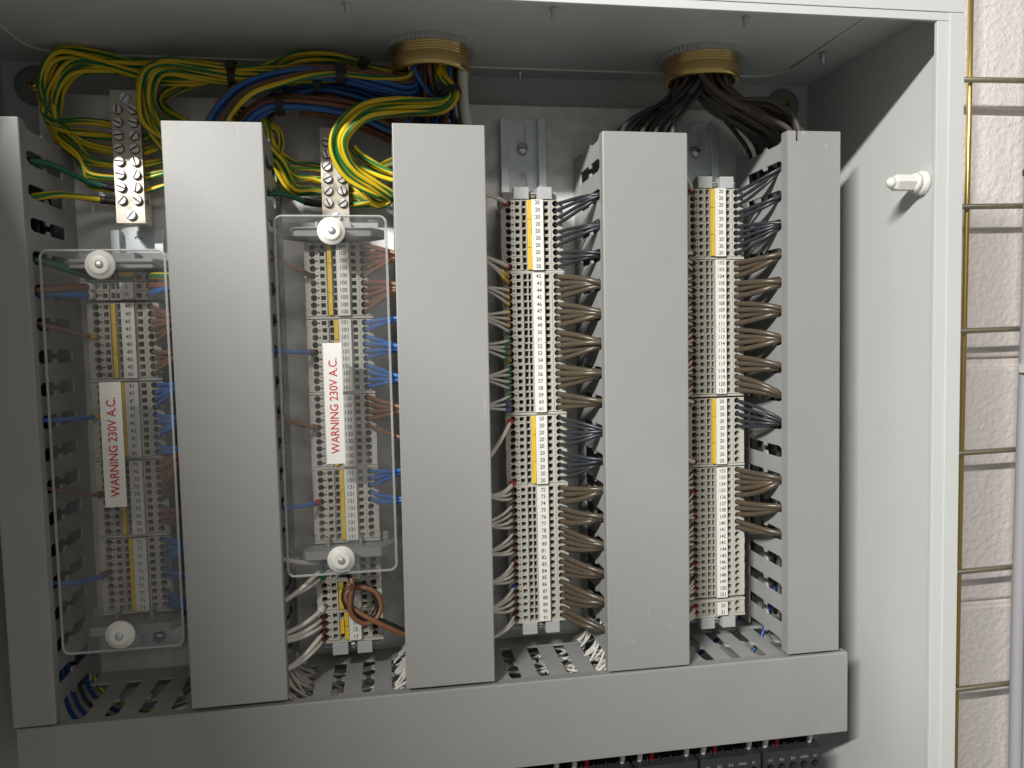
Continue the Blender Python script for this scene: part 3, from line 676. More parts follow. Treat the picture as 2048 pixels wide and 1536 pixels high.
# right side bunches: strip, group index, rows, slot number, material, radius, colour word
RB = [
 (1, 0, range(0, 6), 5, 'brown', 1.5), (1, 0, range(6, 10), 6, 'brown', 1.5), (1, 1, range(0, 4), 7, 'blue', 1.5), (1, 1, range(4, 8), 8, 'blue', 1.5), (1, 1, range(8, 10), 9, 'blue', 1.5),
 (1, 2, range(0, 6), 9, 'brown', 1.5), (1, 2, range(6, 9), 11, 'brown', 1.5), (1, 3, range(0, 4), 12, 'blue', 1.5), (1, 3, range(4, 6), 13, 'blue', 1.5), (1, 3, range(7, 10), 14, 'blue', 1.5),
 (2, 4, range(0, 5), 3, 'brown', 1.55), (2, 4, range(5, 10), 4, 'brown', 1.55), (2, 5, range(0, 2), 5, 'blue', 1.55), (2, 5, range(2, 6), 6, 'blue', 1.55), (2, 5, range(6, 10), 7, 'blue', 1.55),
 (2, 6, range(0, 4), 8, 'brown', 1.5), (2, 6, range(4, 5), 9, 'brown', 1.4), (2, 7, range(0, 3), 10, 'blue', 1.55), (2, 7, range(3, 5), 11, 'blue', 1.55),
 (3, 8, range(0, 4), 1, 'dgrey', 1.3), (3, 8, range(4, 7), 2, 'dgrey', 1.3), (3, 8, range(7, 10), 3, 'dgrey', 1.3),
 (3, 9, range(0, 4), 4, 'dbrown', 2.0), (3, 9, range(4, 8), 5, 'dbrown', 2.0), (3, 9, range(8, 10), 6, 'dbrown', 2.0), (3, 10, range(0, 3), 6, 'dbrown', 1.9), (3, 10, range(3, 7), 7, 'dbrown', 2.0), (3, 10, range(7, 10), 8, 'dbrown', 2.0),
 (3, 11, range(0, 5), 9, 'dgrey', 1.3), (3, 11, range(5, 10), 10, 'dgrey', 1.3),
 (3, 12, range(0, 3), 11, 'dbrown', 2.0), (3, 12, range(3, 6), 12, 'dbrown', 2.0), (3, 12, range(6, 10), 13, 'dbrown', 2.0), (3, 13, range(0, 4), 14, 'dbrown', 2.0), (3, 13, range(4, 8), 15, 'dbrown', 2.1), (3, 13, range(8, 10), 16, 'dbrown', 2.1),
 (4, 14, range(0, 3), 0, 'dgrey', 1.3), (4, 14, range(3, 5), 1, 'dgrey', 1.5), (4, 14, range(5, 10), 2, 'dgrey', 1.35),
 (4, 15, range(0, 3), 3, 'dbrown', 2.1), (4, 15, range(3, 6), 4, 'dbrown', 2.1), (4, 15, range(6, 10), 5, 'dbrown', 2.0), (4, 16, range(0, 4), 6, 'dbrown', 2.0), (4, 16, range(4, 7), 7, 'dbrown', 2.1), (4, 16, range(7, 10), 8, 'dbrown', 2.1),
 (4, 17, range(0, 5), 9, 'dgrey', 1.3), (4, 18, range(0, 5), 11, 'dbrown', 1.95), (4, 18, range(5, 8), 12, 'dbrown', 2.1), (4, 18, range(8, 10), 13, 'dbrown', 2.1),
]
CW = {'brown': 'brown', 'blue': 'blue', 'dgrey': 'dark grey', 'dbrown': 'thick drab brown'}
for strip, gi, rows, sl, m, r in RB:
    tx = GROUPS[gi][2]; where = GROUPS[gi][4]; rows = list(rows)
    for q, i in enumerate(rows):
        lab = '%s wire right of terminal %s' % (CW[m], place(gi, i))
        fr = 1 - (q+0.5)/len(rows) + J(0.22)
        right_wire(strip, idx(strip, gi, i), slot_z(sl)+J(0.3), r*random.uniform(.94, 1.05), m, lab, 'wires on the right of the terminal strips', fr, lift=J(3.5))
# left side: strip 3
def lw(strip, gi, i, m, r, sl, slot, word, **kw):
    tx = GROUPS[gi][2]; where = GROUPS[gi][4]; uni = len(set(tx)) == 1
    lab = '%s left of %s' % (word.replace(' with ', ', ').replace(' sleeve', ' sleeve,'), place(gi, i).replace(' covered', ''))
    return left_wire(strip, idx(strip, gi, i), slot_z(slot), r, m, lab, 'wires on the left of the terminal strips', sl, **kw)
W = 'white wire with %s sleeve'
lw(3, 8, 0, 'white', 1.5, 's_red', 1, W % 'red'); lw(3, 8, 9, 'white', 1.5, 's_red', 3, W % 'red')
for i, (s, slot) in enumerate(((['s_orange', 's_yellow'], 3), (['s_orange', 's_yellow'], 3), ('s_yellow', 4), ('s_yellow', 4), ('s_yellow', 4), ('s_yellow', 5), ('s_yellow', 5), ('s_yellow', 5), ('s_green', 5), ('s_green', 6))):
    lw(3, 9, i, 'white', 1.0, s, slot, W % ('yellow' if i < 8 else 'green'))
for i, (s, slot) in enumerate(((['s_red', 's_green'], 6), (['s_brown', 's_green'], 6), (['s_yellow', 's_green'], 6), ('s_green', 7), ('s_green', 7), ('s_green', 7), ('s_green', 7), ('s_green', 8), (['s_brown', 's_blue'], 8), (['s_brown', 's_blue'], 8))):
    lw(3, 10, i, 'white', 1.0, s, slot, W % ('green' if i < 8 else 'blue'))
lw(3, 11, 0, 'white', 1.5, 's_red', 10, W % 'red'); lw(3, 11, 9, 'white', 1.7, 's_red', 11, W % 'red', sag=4)
for g, base in ((12, 11), (13, 13)):
    for i in range(10):
        zrow = idx(3, g, i); slot = round((SLOT0 - zrow)/PITCH + 0.0)
        s = 's_blue' if (g == 13 and i == 4) else ('s_maroon' if i % 3 else 's_brown')
        if g == 13 and i in (0,): s = 's_brown'
        lw(3, g, i, 'white', 1.05, s, slot, W % ('blue' if s == 's_blue' else 'dark red'), sag=J(2.0)+1.0)
# strip 4 left, seen edge on beside the trunking cover
lw(4, 14, 0, 'white', 1.4, 's_red', 0, W % 'red'); lw(4, 14, 9, 'white', 1.4, 's_red', 3, W % 'red')
for g in (15, 16, 18, 19):
    for i in range(10):
        zrow = idx(4, g, i); zs_ = slot_z(round((SLOT0 - zrow)/PITCH)); xh = STRIPC[4]-17; sg = J(2)+1.5
        stuff_wire('strip4', bez([(xh+.8, -35, zrow), (xh-3, -55+J(2), zrow-sg*.6), (345, -59+J(2.5), zs_+(zrow-zs_)*.42+J(1.2)-sg), (333, -62+J(2), zs_+J(1.4))], 14), 1.0, 'white', 8, ('s_brown', 's_maroon', 's_brown', 's_red')[(i*7+g) % 4])
build_stuff('strip4', 'white_wires', 'row of thin white wires with reddish sleeves left of the rightmost strip')
lw(4, 17, 0, 'white', 1.4, 's_red', 8, W % 'red'); lw(4, 17, 9, 'white', 1.8, 's_red', 10, W % 'red')
for z, s, sl in ((28.9, '20', 16), (23.9, '21', 16)):
    left_wire(4, z, slot_z(sl), 1.6, 'white', 'thick white wire in left side of terminal %s at foot of rightmost strip' % s, 'wires on the left of the terminal strips', 's_red', depth=-60, sag=3)
# strips 1 and 2 left
lw(1, 0, 4, 'tan', 1.5, 's_yellow', 5, 'brown wire with yellow sleeve'); lw(1, 1, 4, 'blue', 1.6, 's_yellow', 8, 'blue wire with yellow sleeve')
lw(1, 2, 4, 'tan', 1.4, 's_brown', 10, 'brown wire with brown sleeve'); lw(1, 3, 4, 'blue', 1.6, 's_maroon', 13, 'blue wire with purple sleeve', sag=3)
lw(2, 4, 4, 'tan', 1.2, ['s_black', 's_brown'], 3, 'brown wire with black sleeve'); lw(2, 5, 4, 'blue', 1.5, 's_brown', 6, 'blue wire with brown sleeve')
lw(2, 6, 4, 'tan', 1.5, 's_brown', 8, 'brown wire with brown sleeve'); lw(2, 7, 4, 'blue', 1.5, 's_red', 11, 'blue wire with red sleeve')
for z, m, sl, lab in ((276.0, 'brown', 's_white', 'brown wire with white ferrule in left side of terminal L'), (270.0, 'blue', 's_white', 'blue wire with white ferrule in left side of terminal N'), (282.2, 'green', None, 'green wire passing under the upper left knob')):
    left_wire(1, z, slot_z(4) if m != 'green' else slot_z(3), 2.4, m, lab, 'wires on the left of the terminal strips', sl, depth=-66)
for z, m, lab in ((282.2, 'gy', 'green and yellow wire right of the upper left knob'), (276, 'brown', 'brown wire in right side of terminal L'), (270.0, 'blue', 'blue wire in right side of terminal N')):
    xh = STRIPC[1]+16.9
    wire(bez([(xh, -36, z), (xh+2, -54, z), (-14, -66, z-1+ (3 if m == 'blue' else 0)), (4, -66, z+(4 if m == 'blue' else -2))]), 2.3, m, lab, 'wires on the right of the terminal strips', 10)
for z, zs, s, txt in ((82.2, 92, 's_green', 'the block under the lower knob'), (77.0, 62, 's_green', 'terminal 301'), (72.0, 64, 's_green', 'terminal 302'), (50.2, 41, 's_white', 'the fourth block by the looped wires'), (43.2, 38, 's_brown', 'terminal 10'), (38.2, 36, 's_brown', 'terminal 11'), (33.2, 16, 's_brown', 'terminal 12'), (28.2, 14, 's_brown', 'terminal 13')):
    left_wire(2, z, zs, 1.6, 'white', 'white wire in left side of ' + txt, 'wires on the left of the terminal strips', s, depth=-66, sag=2 if z < 60 else 0)

# the looped brown and black leads hanging in front of the second strip
LOOPB = [(143.1, -62.0, 28.0), (136.4, -64.0, 33.7), (120.1, -66.0, 43.6), (106.9, -64.0, 51.6), (99.7, -62.0, 58.5), (99.1, -61.0, 63.6), (102.8, -60.0, 66.8), (111.1, -60.0, 67.0), (119.2, -60.0, 62.5), (122.3, -61.0, 53.3), (118.7, -63.0, 45.7), (111.9, -65.0, 43.5), (105.4, -67.0, 47.4), (101.6, -68.0, 54.2), (102.2, -69.0, 63.7), (103.6, -70.0, 71.5), (103.2, -68.0, 76.6)]
LOOPK = [(143.3, -58.0, 29.2), (136.5, -59.0, 34.7), (121.6, -60.0, 43.2), (111.2, -61.0, 47.1), (101.6, -60.0, 51.4), (97.1, -58.0, 58.1), (98.2, -57.0, 65.4), (105.7, -56.0, 68.6), (114.7, -56.0, 64.7), (119.1, -57.0, 55.3), (117.6, -59.0, 47.5), (111.9, -61.0, 45.1), (105.3, -63.0, 49.5), (101.9, -64.0, 55.9), (103.1, -65.0, 65.4), (102.4, -64.0, 74.3), (100.2, -60.0, 76.3), (96.2, -55.0, 75.2)]
w = wire(spline(LOOPB, 5), 1.75, 'tan', 'orange brown lead looped over the lower markers of the second strip', 'spare looped leads', 10)
wire(spline(LOOPK, 5), 1.7, 'blackw', 'black lead looped over the lower markers of the second strip', 'spare looped leads', 10)
p = [(103.5, -70.5, 70.2), (102.2, -72.0, 72.7), (101.3, -73.5, 74.3)]
w = wire(spline(p, 4), 1.75, 'tan', 'cut orange brown wire end showing copper, beside the looped leads', 'spare looped leads', 12)
MB().tube([Vector(p[-1]) + Vector((0.1, 0.2, 0)), Vector(p[-1]) + Vector((-0.5, -0.8, -0.4))], 0.85, 10).build('copper_core', 'copper', w)

# ------------------------------------------------------------------ loose bundles above the trunking
def bundle(pts, n, r, mats, lab, grp, spread=1.0, jit=0.8, swirl=1.2, per=6, depth=1.0, phase0=0.0, name='wire', start=None, end=None, tails=None):
    # n separate wires that run together and roll round one another
    P = [Vector(p) for p in pts]
    offs = []; k = 0
    for i in range(n):
        rad = math.sqrt((i+0.3)/n)*math.sqrt(n)*r*1.02; ang = i*2.39996
        offs.append((rad, ang))
    ws = []
    for i, (rad, ang) in enumerate(offs):
        path = []; s0 = random.uniform(.8, 1.2)*swirl
        for q, p in enumerate(P):
            t = (P[min(q+1, len(P)-1)] - P[max(q-1, 0)]).normalized()
            n1 = t.cross(Vector((0, 1, 0)))
            n1 = n1.normalized() if n1.length > 1e-3 else Vector((1, 0, 0))
            n2 = t.cross(n1)
            a = ang + phase0 + s0*q/len(P)
            sp = spread[q] if isinstance(spread, (list, tuple)) else spread
            path.append(p + n1*(math.cos(a)*rad*sp + J(jit)) + n2*(math.sin(a)*rad*sp*depth + J(jit)))
        if start: path[0] = Vector(start[i % len(start)])
        if tails:
            tt = tails[i % len(tails)]; o = Vector(((i % 3 - 1)*2.6, (i % 2)*3.5 - 1.0, (i % 3 - 1)*2.2)); second = 1.3 if i >= len(tails) else -0.8
            for q, p in enumerate(tt): path.append(Vector(p) + o*(1.0, .75, .4, 0)[q] + Vector((0, 0, second*(0, .3, .7, 1)[q])))
        if end: path[-1] = Vector(end[i % len(end)])
        m = mats[i % len(mats)]
        cw = {'gy': 'green and yellow striped', 'blue': 'blue', 'brown': 'brown', 'dblue': 'deep blue', 'umber': 'dark umber', 'dbrown': 'drab brown', 'dgrey': 'dark grey', 'white': 'white'}[m]
        ws.append(wire(spline(path, per), r*random.uniform(.96, 1.04), m, lab.replace('%', cw), grp + ', ' + cw, 10, twist=random.uniform(0.004, 0.011), phase=random.random()))
    return ws
xb = -36.7
# long loop that comes round the left side of the first earth bar, each wire peeling off to its own hole
TL = [[(-87.4, -20.0, 395.3), (-79.8, -21.0, 390.0), (-62.3, -21.0, 389.4), (xb-8.0, -20, R1[1])], [(-86.4, -20.0, 391.7), (-77.6, -21.0, 384.4), (-62.8, -21.0, 380.7), (xb-8.0, -20, R1[2])], [(-85.3, -20.0, 388.1), (-75.4, -21.0, 378.8), (-63.2, -21.0, 372.0), (xb-8.0, -20, R1[3])], [(-84.3, -20.0, 384.5), (-73.2, -21.0, 373.2), (-63.7, -21.0, 363.4), (xb-8.0, -20, R1[4])], [(-83.2, -20.0, 380.9), (-71.0, -21.0, 367.6), (-64.1, -21.0, 354.7), (xb-8.0, -20, R1[5])], [(-82.2, -20.0, 377.3), (-68.8, -21.0, 362.0), (-64.6, -21.0, 346.3), (xb-8.0, -20, R1[6])]]
for k, (nn, tt) in enumerate(((9, TL), (8, TL[1:] + TL[3:4]))):
    bundle([(112.5, -36.0, 420.0), (65.5, -34.0, 419.2), (35.3, -30.0, 419.6), (5.1, -26.0, 417.9), (-21.6, -22.0, 420.4), (-53.7, -20.0, 429.3), (-75.9, -19.0, 432.2), (-86.3, -19.0, 422.7), (-88.8, -20.0, 404.2)] if k == 0 else [(112.5, -34.0, 422.0), (65.4, -33.0, 420.8), (35.1, -29.0, 420.5), (5.1, -25.0, 424.3), (-21.4, -22.0, 425.7), (-50.6, -20.0, 427.4), (-70.3, -20.0, 424.2), (-79.9, -21.0, 413.0), (-83.3, -22.0, 400.5)], nn, 1.8, ['gy'],
      '% wire in the loop round the left of the first earth bar', 'wires of the left earth loop', spread=[1, 1, .85, 1, 1.1, 1.1, 1.15, 1.1, 1.05], jit=0.8, swirl=2.0, depth=.8, phase0=k*1.3, tails=tt)
# the part that drops down to its right-hand side
TR = [[(-10.7, -28.0, 378.9), (-7.0, -24.0, 376.6), (-16.3, -21.0, 389.4), (xb+8.0, -20, R1[1])], [(-10.3, -28.0, 374.6), (-7.0, -24.0, 376.6), (-16.7, -21.0, 380.6), (xb+8.0, -20, R1[2])], [(-9.9, -28.0, 370.3), (-7.2, -24.0, 373.3), (-17.1, -21.0, 371.8), (xb+8.0, -20, R1[3])], [(-9.4, -28.0, 365.9), (-7.6, -24.0, 364.5), (-17.5, -21.0, 363.0), (xb+8.0, -20, R1[4])], [(-9.0, -28.0, 361.6), (-8.0, -24.0, 355.7), (-18.0, -21.0, 354.2), (xb+8.0, -20, R1[5])], [(-8.5, -28.0, 357.2), (-8.4, -24.0, 347.2), (-18.4, -21.0, 345.7), (xb+8.0, -20, R1[6])]]
bundle([(92.4, -38.0, 418.0), (65.8, -37.0, 417.5), (36.1, -35.0, 417.9), (13.5, -34.0, 420.9), (-7.1, -34.0, 423.5), (-19.4, -34.0, 416.6), (-22.7, -33.0, 398.8), (-19.6, -31.0, 384.6)], 11, 1.75, ['gy'],
   '% wire dropping to the right side of the first earth bar', 'wires of the left earth loop, inner branch', spread=[1, 1, 1, 1.0, 1, 1.0, 1.05, 1.1], jit=0.7, swirl=2.0, depth=.8, tails=TR)
bundle([(35.3, -30.0, 419.6), (10.6, -22.0, 416.4), (-14.1, -16.0, 409.1), (-14.8, -15.0, 400.9), (-3.6, -15.0, 392.6), (14.2, -15.0, 382.7)], 3, 1.5, ['gy'], '% wire slanting behind the wide trunking top', 'slanting striped wires', spread=1.3)
# short arch over the top
bundle([(34.0, -24.0, 416.4), (58.0, -26.0, 424.9), (75.3, -28.0, 432.3), (99.1, -30.0, 433.8), (121.2, -32.0, 427.7), (143.4, -34.0, 421.6), (157.1, -38.0, 421.4), (161.5, -40.0, 430.4)], 4, 1.8, ['gy'], '% wire in the arch below the cabinet roof left of the gland', 'striped wires of the roof arch', spread=1.1, swirl=1.0, end=[(158, -44, 436), (161, -42, 436), (163, -46, 436), (160, -40, 436)])
# blue and brown fan from the gland to the wide trunking
bundle([(18.7, -52.0, 363.7), (23.6, -52.0, 381.5), (38.1, -50.0, 400.2), (57.3, -48.0, 411.1), (83.4, -48.0, 416.8), (109.6, -48.0, 416.0), (136.1, -48.0, 410.1), (156.5, -46.0, 409.7), (163.9, -42.0, 423.0)], 6, 1.75, ['blue', 'blue', 'brown'], '% wire arching over the wide trunking top beside the tied striped wire', 'upper blue and brown arch', spread=[1.2, 1.2, 1.1, 1, 1, 1, 1.1, 1, 1], swirl=0.8, jit=.5, end=[(160+3*i, -44+2*(i % 3), 436) for i in range(6)])
bundle([(30.3, -58.0, 365.7), (34.1, -58.0, 381.8), (48.9, -58.0, 398.1), (67.9, -57.0, 406.0), (90.4, -56.0, 412.1), (109.9, -55.0, 414.0), (132.9, -52.0, 413.1), (153.2, -49.0, 417.0), (160.4, -46.0, 426.6)], 1, 1.9, ['gy'], '% wire tied along the front of the blue and brown arch', 'front striped wire', spread=0.2, jit=0.1, end=[(160, -52, 436)])
bundle([(24.8, -54.0, 363.4), (28.9, -55.0, 381.5), (45.2, -54.0, 400.8), (67.6, -53.0, 409.8), (93.5, -52.0, 416.1), (109.9, -52.0, 417.0), (133.0, -50.0, 416.0), (156.7, -46.0, 416.4), (162.2, -44.0, 427.3)], 2, 1.7, ['brown'], '% wire running just above the tied striped wire', 'front brown wires', spread=.8, jit=0.4, swirl=.4, end=[(165, -50, 436), (168, -52, 436)])
bundle([(36.1, -46.0, 368.7), (43.1, -46.0, 383.6), (56.2, -45.0, 395.0), (72.5, -44.0, 398.0), (95.5, -44.0, 396.9), (118.6, -42.0, 393.0), (138.8, -40.0, 386.2), (162.7, -40.0, 375.8)], 8, 1.75, ['brown', 'blue', 'brown', 'brown', 'blue'], '% wire in the lower arch between the two wide trunkings', 'lower blue and brown arch', spread=[1.3, 1.2, 1.1, 1.05, 1.1, 1.15, 1.2, 1.2], swirl=1.0, jit=.6, depth=.7)
bundle([(43.1, -30.0, 369.3), (50.5, -30.0, 389.7), (67.8, -30.0, 407.1), (91.6, -30.0, 412.8), (115.4, -32.0, 409.4), (135.9, -33.0, 404.6), (156.8, -36.0, 407.6), (164.0, -40.0, 423.7)], 10, 1.6, ['brown', 'blue', 'brown', 'dblue', 'brown'], '% wire in the shaded arch behind the ties', 'rear blue and brown arch', spread=1.25, swirl=1.2, jit=.8, end=[(158+2.5*i, -30+3*(i % 4), 436) for i in range(10)])
bundle([(77.2, -26.0, 400.0), (104.4, -26.0, 397.2), (124.9, -26.0, 389.0), (145.7, -28.0, 380.2), (166.7, -30.0, 374.8)], 5, 1.6, ['brown', 'brown', 'dblue'], '% wire in the shade behind the second earth bar', 'rearmost blue and brown wires', spread=1.6, jit=1.2)
# straight drop from the gland into the trunking below it
for i in range(22):
    c, rr = i*2.39996, 18.5*math.sqrt((i+.5)/22); gx, gy = 168.3+rr*math.cos(c), -40+rr*math.sin(c)*0.95
    tx, ty = 150+2.0*i + J(1), -62 + (i*13 % 40)
    m = ('blue', 'brown', 'blue', 'brown', 'dblue', 'brown')[i % 6]
    stuff_wire('drop', spline([(gx, gy, 436), (gx, gy, 418), (gx*.6+tx*.4, gy*.6+ty*.4, 400), (tx, ty, 378), (tx, ty, 340)], 6), 1.65, m, 8)
build_stuff('drop', 'dropping_wires', 'blue and brown wires dropping from the left gland into the trunking below')
wire(spline([(190.5, -47, 437), (189, -50, 415), (189.5, -52, 395), (192, -52, 376), (192, -52, 340)], 6), 3.6, 'white', 'thick white cable dropping from the left gland', None, 14)
# bright striped loop tied below the gland and swung round to the second earth bar
ends = [(99.3+8.0, -20, z) for z in R2[2:6]]
bundle([(168.1, -44.0, 429.2), (173.4, -52.0, 416.6), (180.2, -60.0, 401.0), (171.9, -64.0, 392.4), (145.4, -64.0, 391.4), (122.4, -62.0, 388.5), (107.5, -58.0, 376.8), (104.2, -53.0, 364.9), (110.6, -46.0, 351.5), (126.4, -38.0, 342.0), (135.6, -30.0, 338.3), (128.4, -24.0, 335.5), (118.9, -21.0, 335.9)], 9, 1.85, ['gy'],
   '% wire of the bright loop right of the second earth bar', 'bright striped loop', spread=[.7, .8, .75, .9, 1.15, 1.2, 1.2, 1.2, 1.15, 1.05, .9, .9, .9], jit=.5, swirl=1.1, depth=.8, end=ends, start=[(168+2.4*i, -52+2*(i % 3), 436) for i in range(9)])
bundle([(110.9, -40.0, 368.0), (117.5, -38.0, 362.5), (134.3, -38.0, 353.4), (154.8, -40.0, 346.4)], 4, 1.75, ['gy'], '% wire running right behind the bright loop into the trunking', 'striped wires into the trunking', spread=1.8, jit=1.2)
bundle([(107, -20, R2[2]), (115, -22, R2[2]+1), (125.7, -28.0, 358.9), (138.1, -32.0, 362.7), (155.8, -34.0, 370.2)], 3, 1.5, ['gy'], '% wire between the bright loop and the second earth bar', 'striped wires right of the second bar', spread=1.3, jit=.6, start=[(107, -20, z) for z in R2[1:4]])
# striped wires down the left of the second earth bar
bundle([(35.9, -40.0, 391.6), (51.8, -40.0, 384.4), (55.0, -39.0, 377.4), (57.4, -37.0, 370.6)], 9, 1.65, ['gy'], '% wire curling down to the left side of the second earth bar', 'striped wires left of the second bar', spread=1.05, jit=.7, swirl=1.6, tails=[[(60.5, -32.0, 366.4), (70.4, -24.0, 361.1), (82.8, -21.0, 360.6), (91.3, -20, R2[2])], [(61.7, -32.0, 362.3), (70.1, -24.0, 352.5), (82.4, -21.0, 351.8), (91.3, -20, R2[3])], [(61.7, -32.0, 362.3), (70.1, -24.0, 352.5), (82.4, -21.0, 351.8), (91.3, -20, R2[3])], [(62.8, -32.0, 358.3), (69.8, -24.0, 344.2), (82.1, -21.0, 343.4), (91.3, -20, R2[4])], [(62.8, -32.0, 358.3), (69.8, -24.0, 344.2), (82.1, -21.0, 343.4), (91.3, -20, R2[4])]])
bundle([(57.8, -36.0, 384.9), (63.5, -35.0, 381.3), (64.3, -34.0, 372.1), (62.0, -34.0, 363.6)], 2, 1.5, ['gy'], '% wire in the small curl beside the wide trunking', 'small striped curl', spread=.9, jit=.3)
# green leads into the bars with black sleeves
for k in range(3):
    p = spline([(56, -50+5*k, 336+2*k), (66, -44+4*k, 337+k), (78, -30+2*k, 335), (92, -20, 334)], 6)
    w = wire(p, 1.9, 'green', 'green lead with black sleeve entering the second earth bar', 'green leads of the second bar', 10); sleeve(w, p, .68, 1.0, 2.4, 's_black')
for k in range(2):
    p = spline([(-86, -62+4*k, 330+2*k), (-74, -46+3*k, 335+k), (-60, -26+2*k, 336), (-44, -20, 335)], 6)
    w = wire(p, 2.0, 'gy', 'striped lead with black sleeve entering the foot of the first earth bar', 'striped leads of the first bar', 10, .005, .3*k); sleeve(w, p, .72, 1.0, 2.5, 's_black')
p = spline([(-86, -60, 354), (-75, -48, 353), (-62, -28, 347), (-44, -20, 343.4)], 6)
w = wire(p, 2.0, 'green', 'single green lead slanting down to the first earth bar', None, 10); sleeve(w, p, .78, 1.0, 2.4, 's_black')
# dark wires of the right gland, one branch each side
for i in range(28):
    c, rr = i*2.39996, 17*math.sqrt((i+.5)/28); gx, gy = 358+rr*.7*math.cos(c), -41+rr*math.sin(c)
    tx, ty = 292 + 1.5*i + J(1.5), -72 + (i*17 % 60)
    m = 'umber' if i % 3 else 'dgrey'
    stuff_wire('fan', spline([(gx, gy, 437), (gx-1, gy, 420), (gx*.62+tx*.38, gy*.7+ty*.3, 403), (tx+5, ty, 380), (tx, ty, 350)], 6), 1.75, m, 8)
for i in range(46):
    c, rr = i*2.39996, 18*math.sqrt((i+.5)/46); gx, gy = 371+rr*.85*math.cos(c), -41+rr*math.sin(c)
    fr = (i*19 % 46)/45.0
    tx, ty, tz = 418 + 3*(i % 4) + J(2), -10 - 66*fr, 379 + 3*(i % 3)
    stuff_wire('fan', spline([(gx, gy, 437), (gx+1, gy, 420), (gx*.68+tx*.32 - 2, gy*.65+ty*.35, 404), (tx*.72+gx*.28 + J(4), ty*.85+gy*.15, tz+12+J(3)), (tx+2, ty, tz-2), (tx+8, ty, tz-30)], 6), 1.85, 'umber', 8)
build_stuff('fan', 'fanned_wires', 'dark brown wires fanning out both ways from the right gland')
wire(spline([(356, -62, 436), (357, -63, 419), (372, -66, 404), (400, -66, 391), (428, -62, 376), (434, -60, 352)], 7), 2.2, 'dbrown', 'single brown wire crossing in front of the right fan', None, 10)

# ------------------------------------------------------------------ cable ties
def tie(c, t, rx, ry, lab, w=5.0, head=(0, 0, 0)):
    # band round a bundle of direction t
    t = Vector(t).normalized(); n1 = t.cross(Vector((0, 1, 0))).normalized(); n2 = t.cross(n1); c = Vector(c); N = 22; v = []; f = []
    for k in range(N):
        a = 2*math.pi*k/N
        for dr, dt in ((0, -w/2), (0, w/2), (1.2, w/2), (1.2, -w/2)):
            v.append(c + n1*(math.cos(a)*(rx+dr)) + n2*(math.sin(a)*(ry+dr)) + t*dt)
    for k in range(N):
        j = (k+1) % N
        for q in range(4): f.append((k*4+q, j*4+q, j*4+(q+1) % 4, k*4+(q+1) % 4))
    q = thing('cable_tie', lab, 'cable tie', c, 'black cable ties on the loose bundles')
    MB().add([p - c for p in v], f).build('band', 'black', q, 0.2)
    h = Vector(head); mb = MB(); vv = []
    for a in (-1, 1):
        for b in (-1, 1):
            for d in (-1, 1): vv.append(h + n1*(a*2.6) + Vector((0, 1, 0))*(b*2.2) + t*(d*w*0.62))
    mb.add(vv, [(0, 1, 3, 2), (4, 6, 7, 5), (0, 4, 5, 1), (2, 3, 7, 6), (0, 2, 6, 4), (1, 5, 7, 3)]).build('head', 'black', q, 0.5)
tie((34.3, -32.0, 418.2), (1, 0, 0), 9.0, 8.0, 'black cable tie round the striped bundle left of the blue arch', 5, (0, -9, 4))
tie((107.2, -52.0, 415.2), (1, 0, -0.1), 5.8, 5.0, 'black cable tie on the front striped wire', 6, (0, -6, 2))
tie((122.2, -32.0, 426.4), (1, 0, -0.35), 5.6, 5.0, 'black cable tie on the roof arch of striped wires', 5, (0, -6, 2))
tie((65.9, -44.0, 397.8), (1, 0, 0.05), 7.6, 6.5, 'black cable tie round the lower blue and brown arch', 4.5, (0, -8, 6))
tie((90.4, -32.0, 413.2), (1, 0, 0), 8.0, 7.0, 'black cable tie in the shade behind the front striped wire', 4.5, (0, -8, 2))
tie((179.2, -60.0, 402.3), (0.35, -0.2, -0.9), 6.6, 6.0, 'black cable tie pinching the bright striped loop below the gland', 4.5, (-7, -3, 3))

# ------------------------------------------------------------------ white wires inside the bottom trunking and dark ones inside the uprights
for i in range(64):
    a = -70 + (i*37 % 500); ln = random.uniform(90, 200); x0, x1 = a, min(a+ln, 300)
    if x1 - x0 < 40: x0 = x1 - 60
    y0, z0 = -70 + (i*29 % 62), -6 - (i*53 % 34)
    pts = [(x0 + (x1-x0)*k/6, y0 + J(7), z0 + J(4)) for k in range(7)]
    pts = [(p[0], max(-77, min(-5, p[1])), max(-50, min(-5, p[2]))) for p in pts]
    stuff_wire('bottom', spline(pts, 4), 1.05, 'white')
def feed(x, dirx, n, grp, m='white', r=1.05, zlo=-22):
    # wires that turn out of the open end of an upright trunking into the bottom one
    for i in range(n):
        y = -68 + 60.0*i/max(1, n-1) + J(2); dx = random.uniform(14, 34)*dirx
        stuff_wire('bottom', spline([(x-dirx*6, y, 34+J(6)), (x+J(3), y+J(3), 8+J(3)), (x+dx*0.45, y+J(4), -6+J(3)), (x+dx, y+J(6), -14+J(5)), (x+dx*2.2, y+J(8), zlo+J(6))], 5), r, m, 6)
feed(56, 1, 18, 'white wires turning into the bottom trunking'); feed(142, -1, 14, 'white wires turning into the bottom trunking'); feed(282, -1, 16, 'white wires turning into the bottom trunking'); feed(4, -1, 9, 'white wires turning into the bottom trunking')
feed(420, -1, 3, 'blue wires in the bottom trunking', 'dblue', 1.7, -34)
for i in range(5): wire(spline([(-84+J(2), -60+i*11, 40), (-84, -58+i*11, 10), (-76, -56+i*11, -12), (-50, -54+i*10, -26), (-10, -54+i*9, -30)], 5), 1.5, ('dblue', 'dblue', 'dgrey', 'dblue', 'gy')[i], '%s wire turning down into the bottom trunking at far left' % ('deep blue', 'deep blue', 'dark grey', 'deep blue', 'striped')[i], 'wires at the bottom left corner', 8)
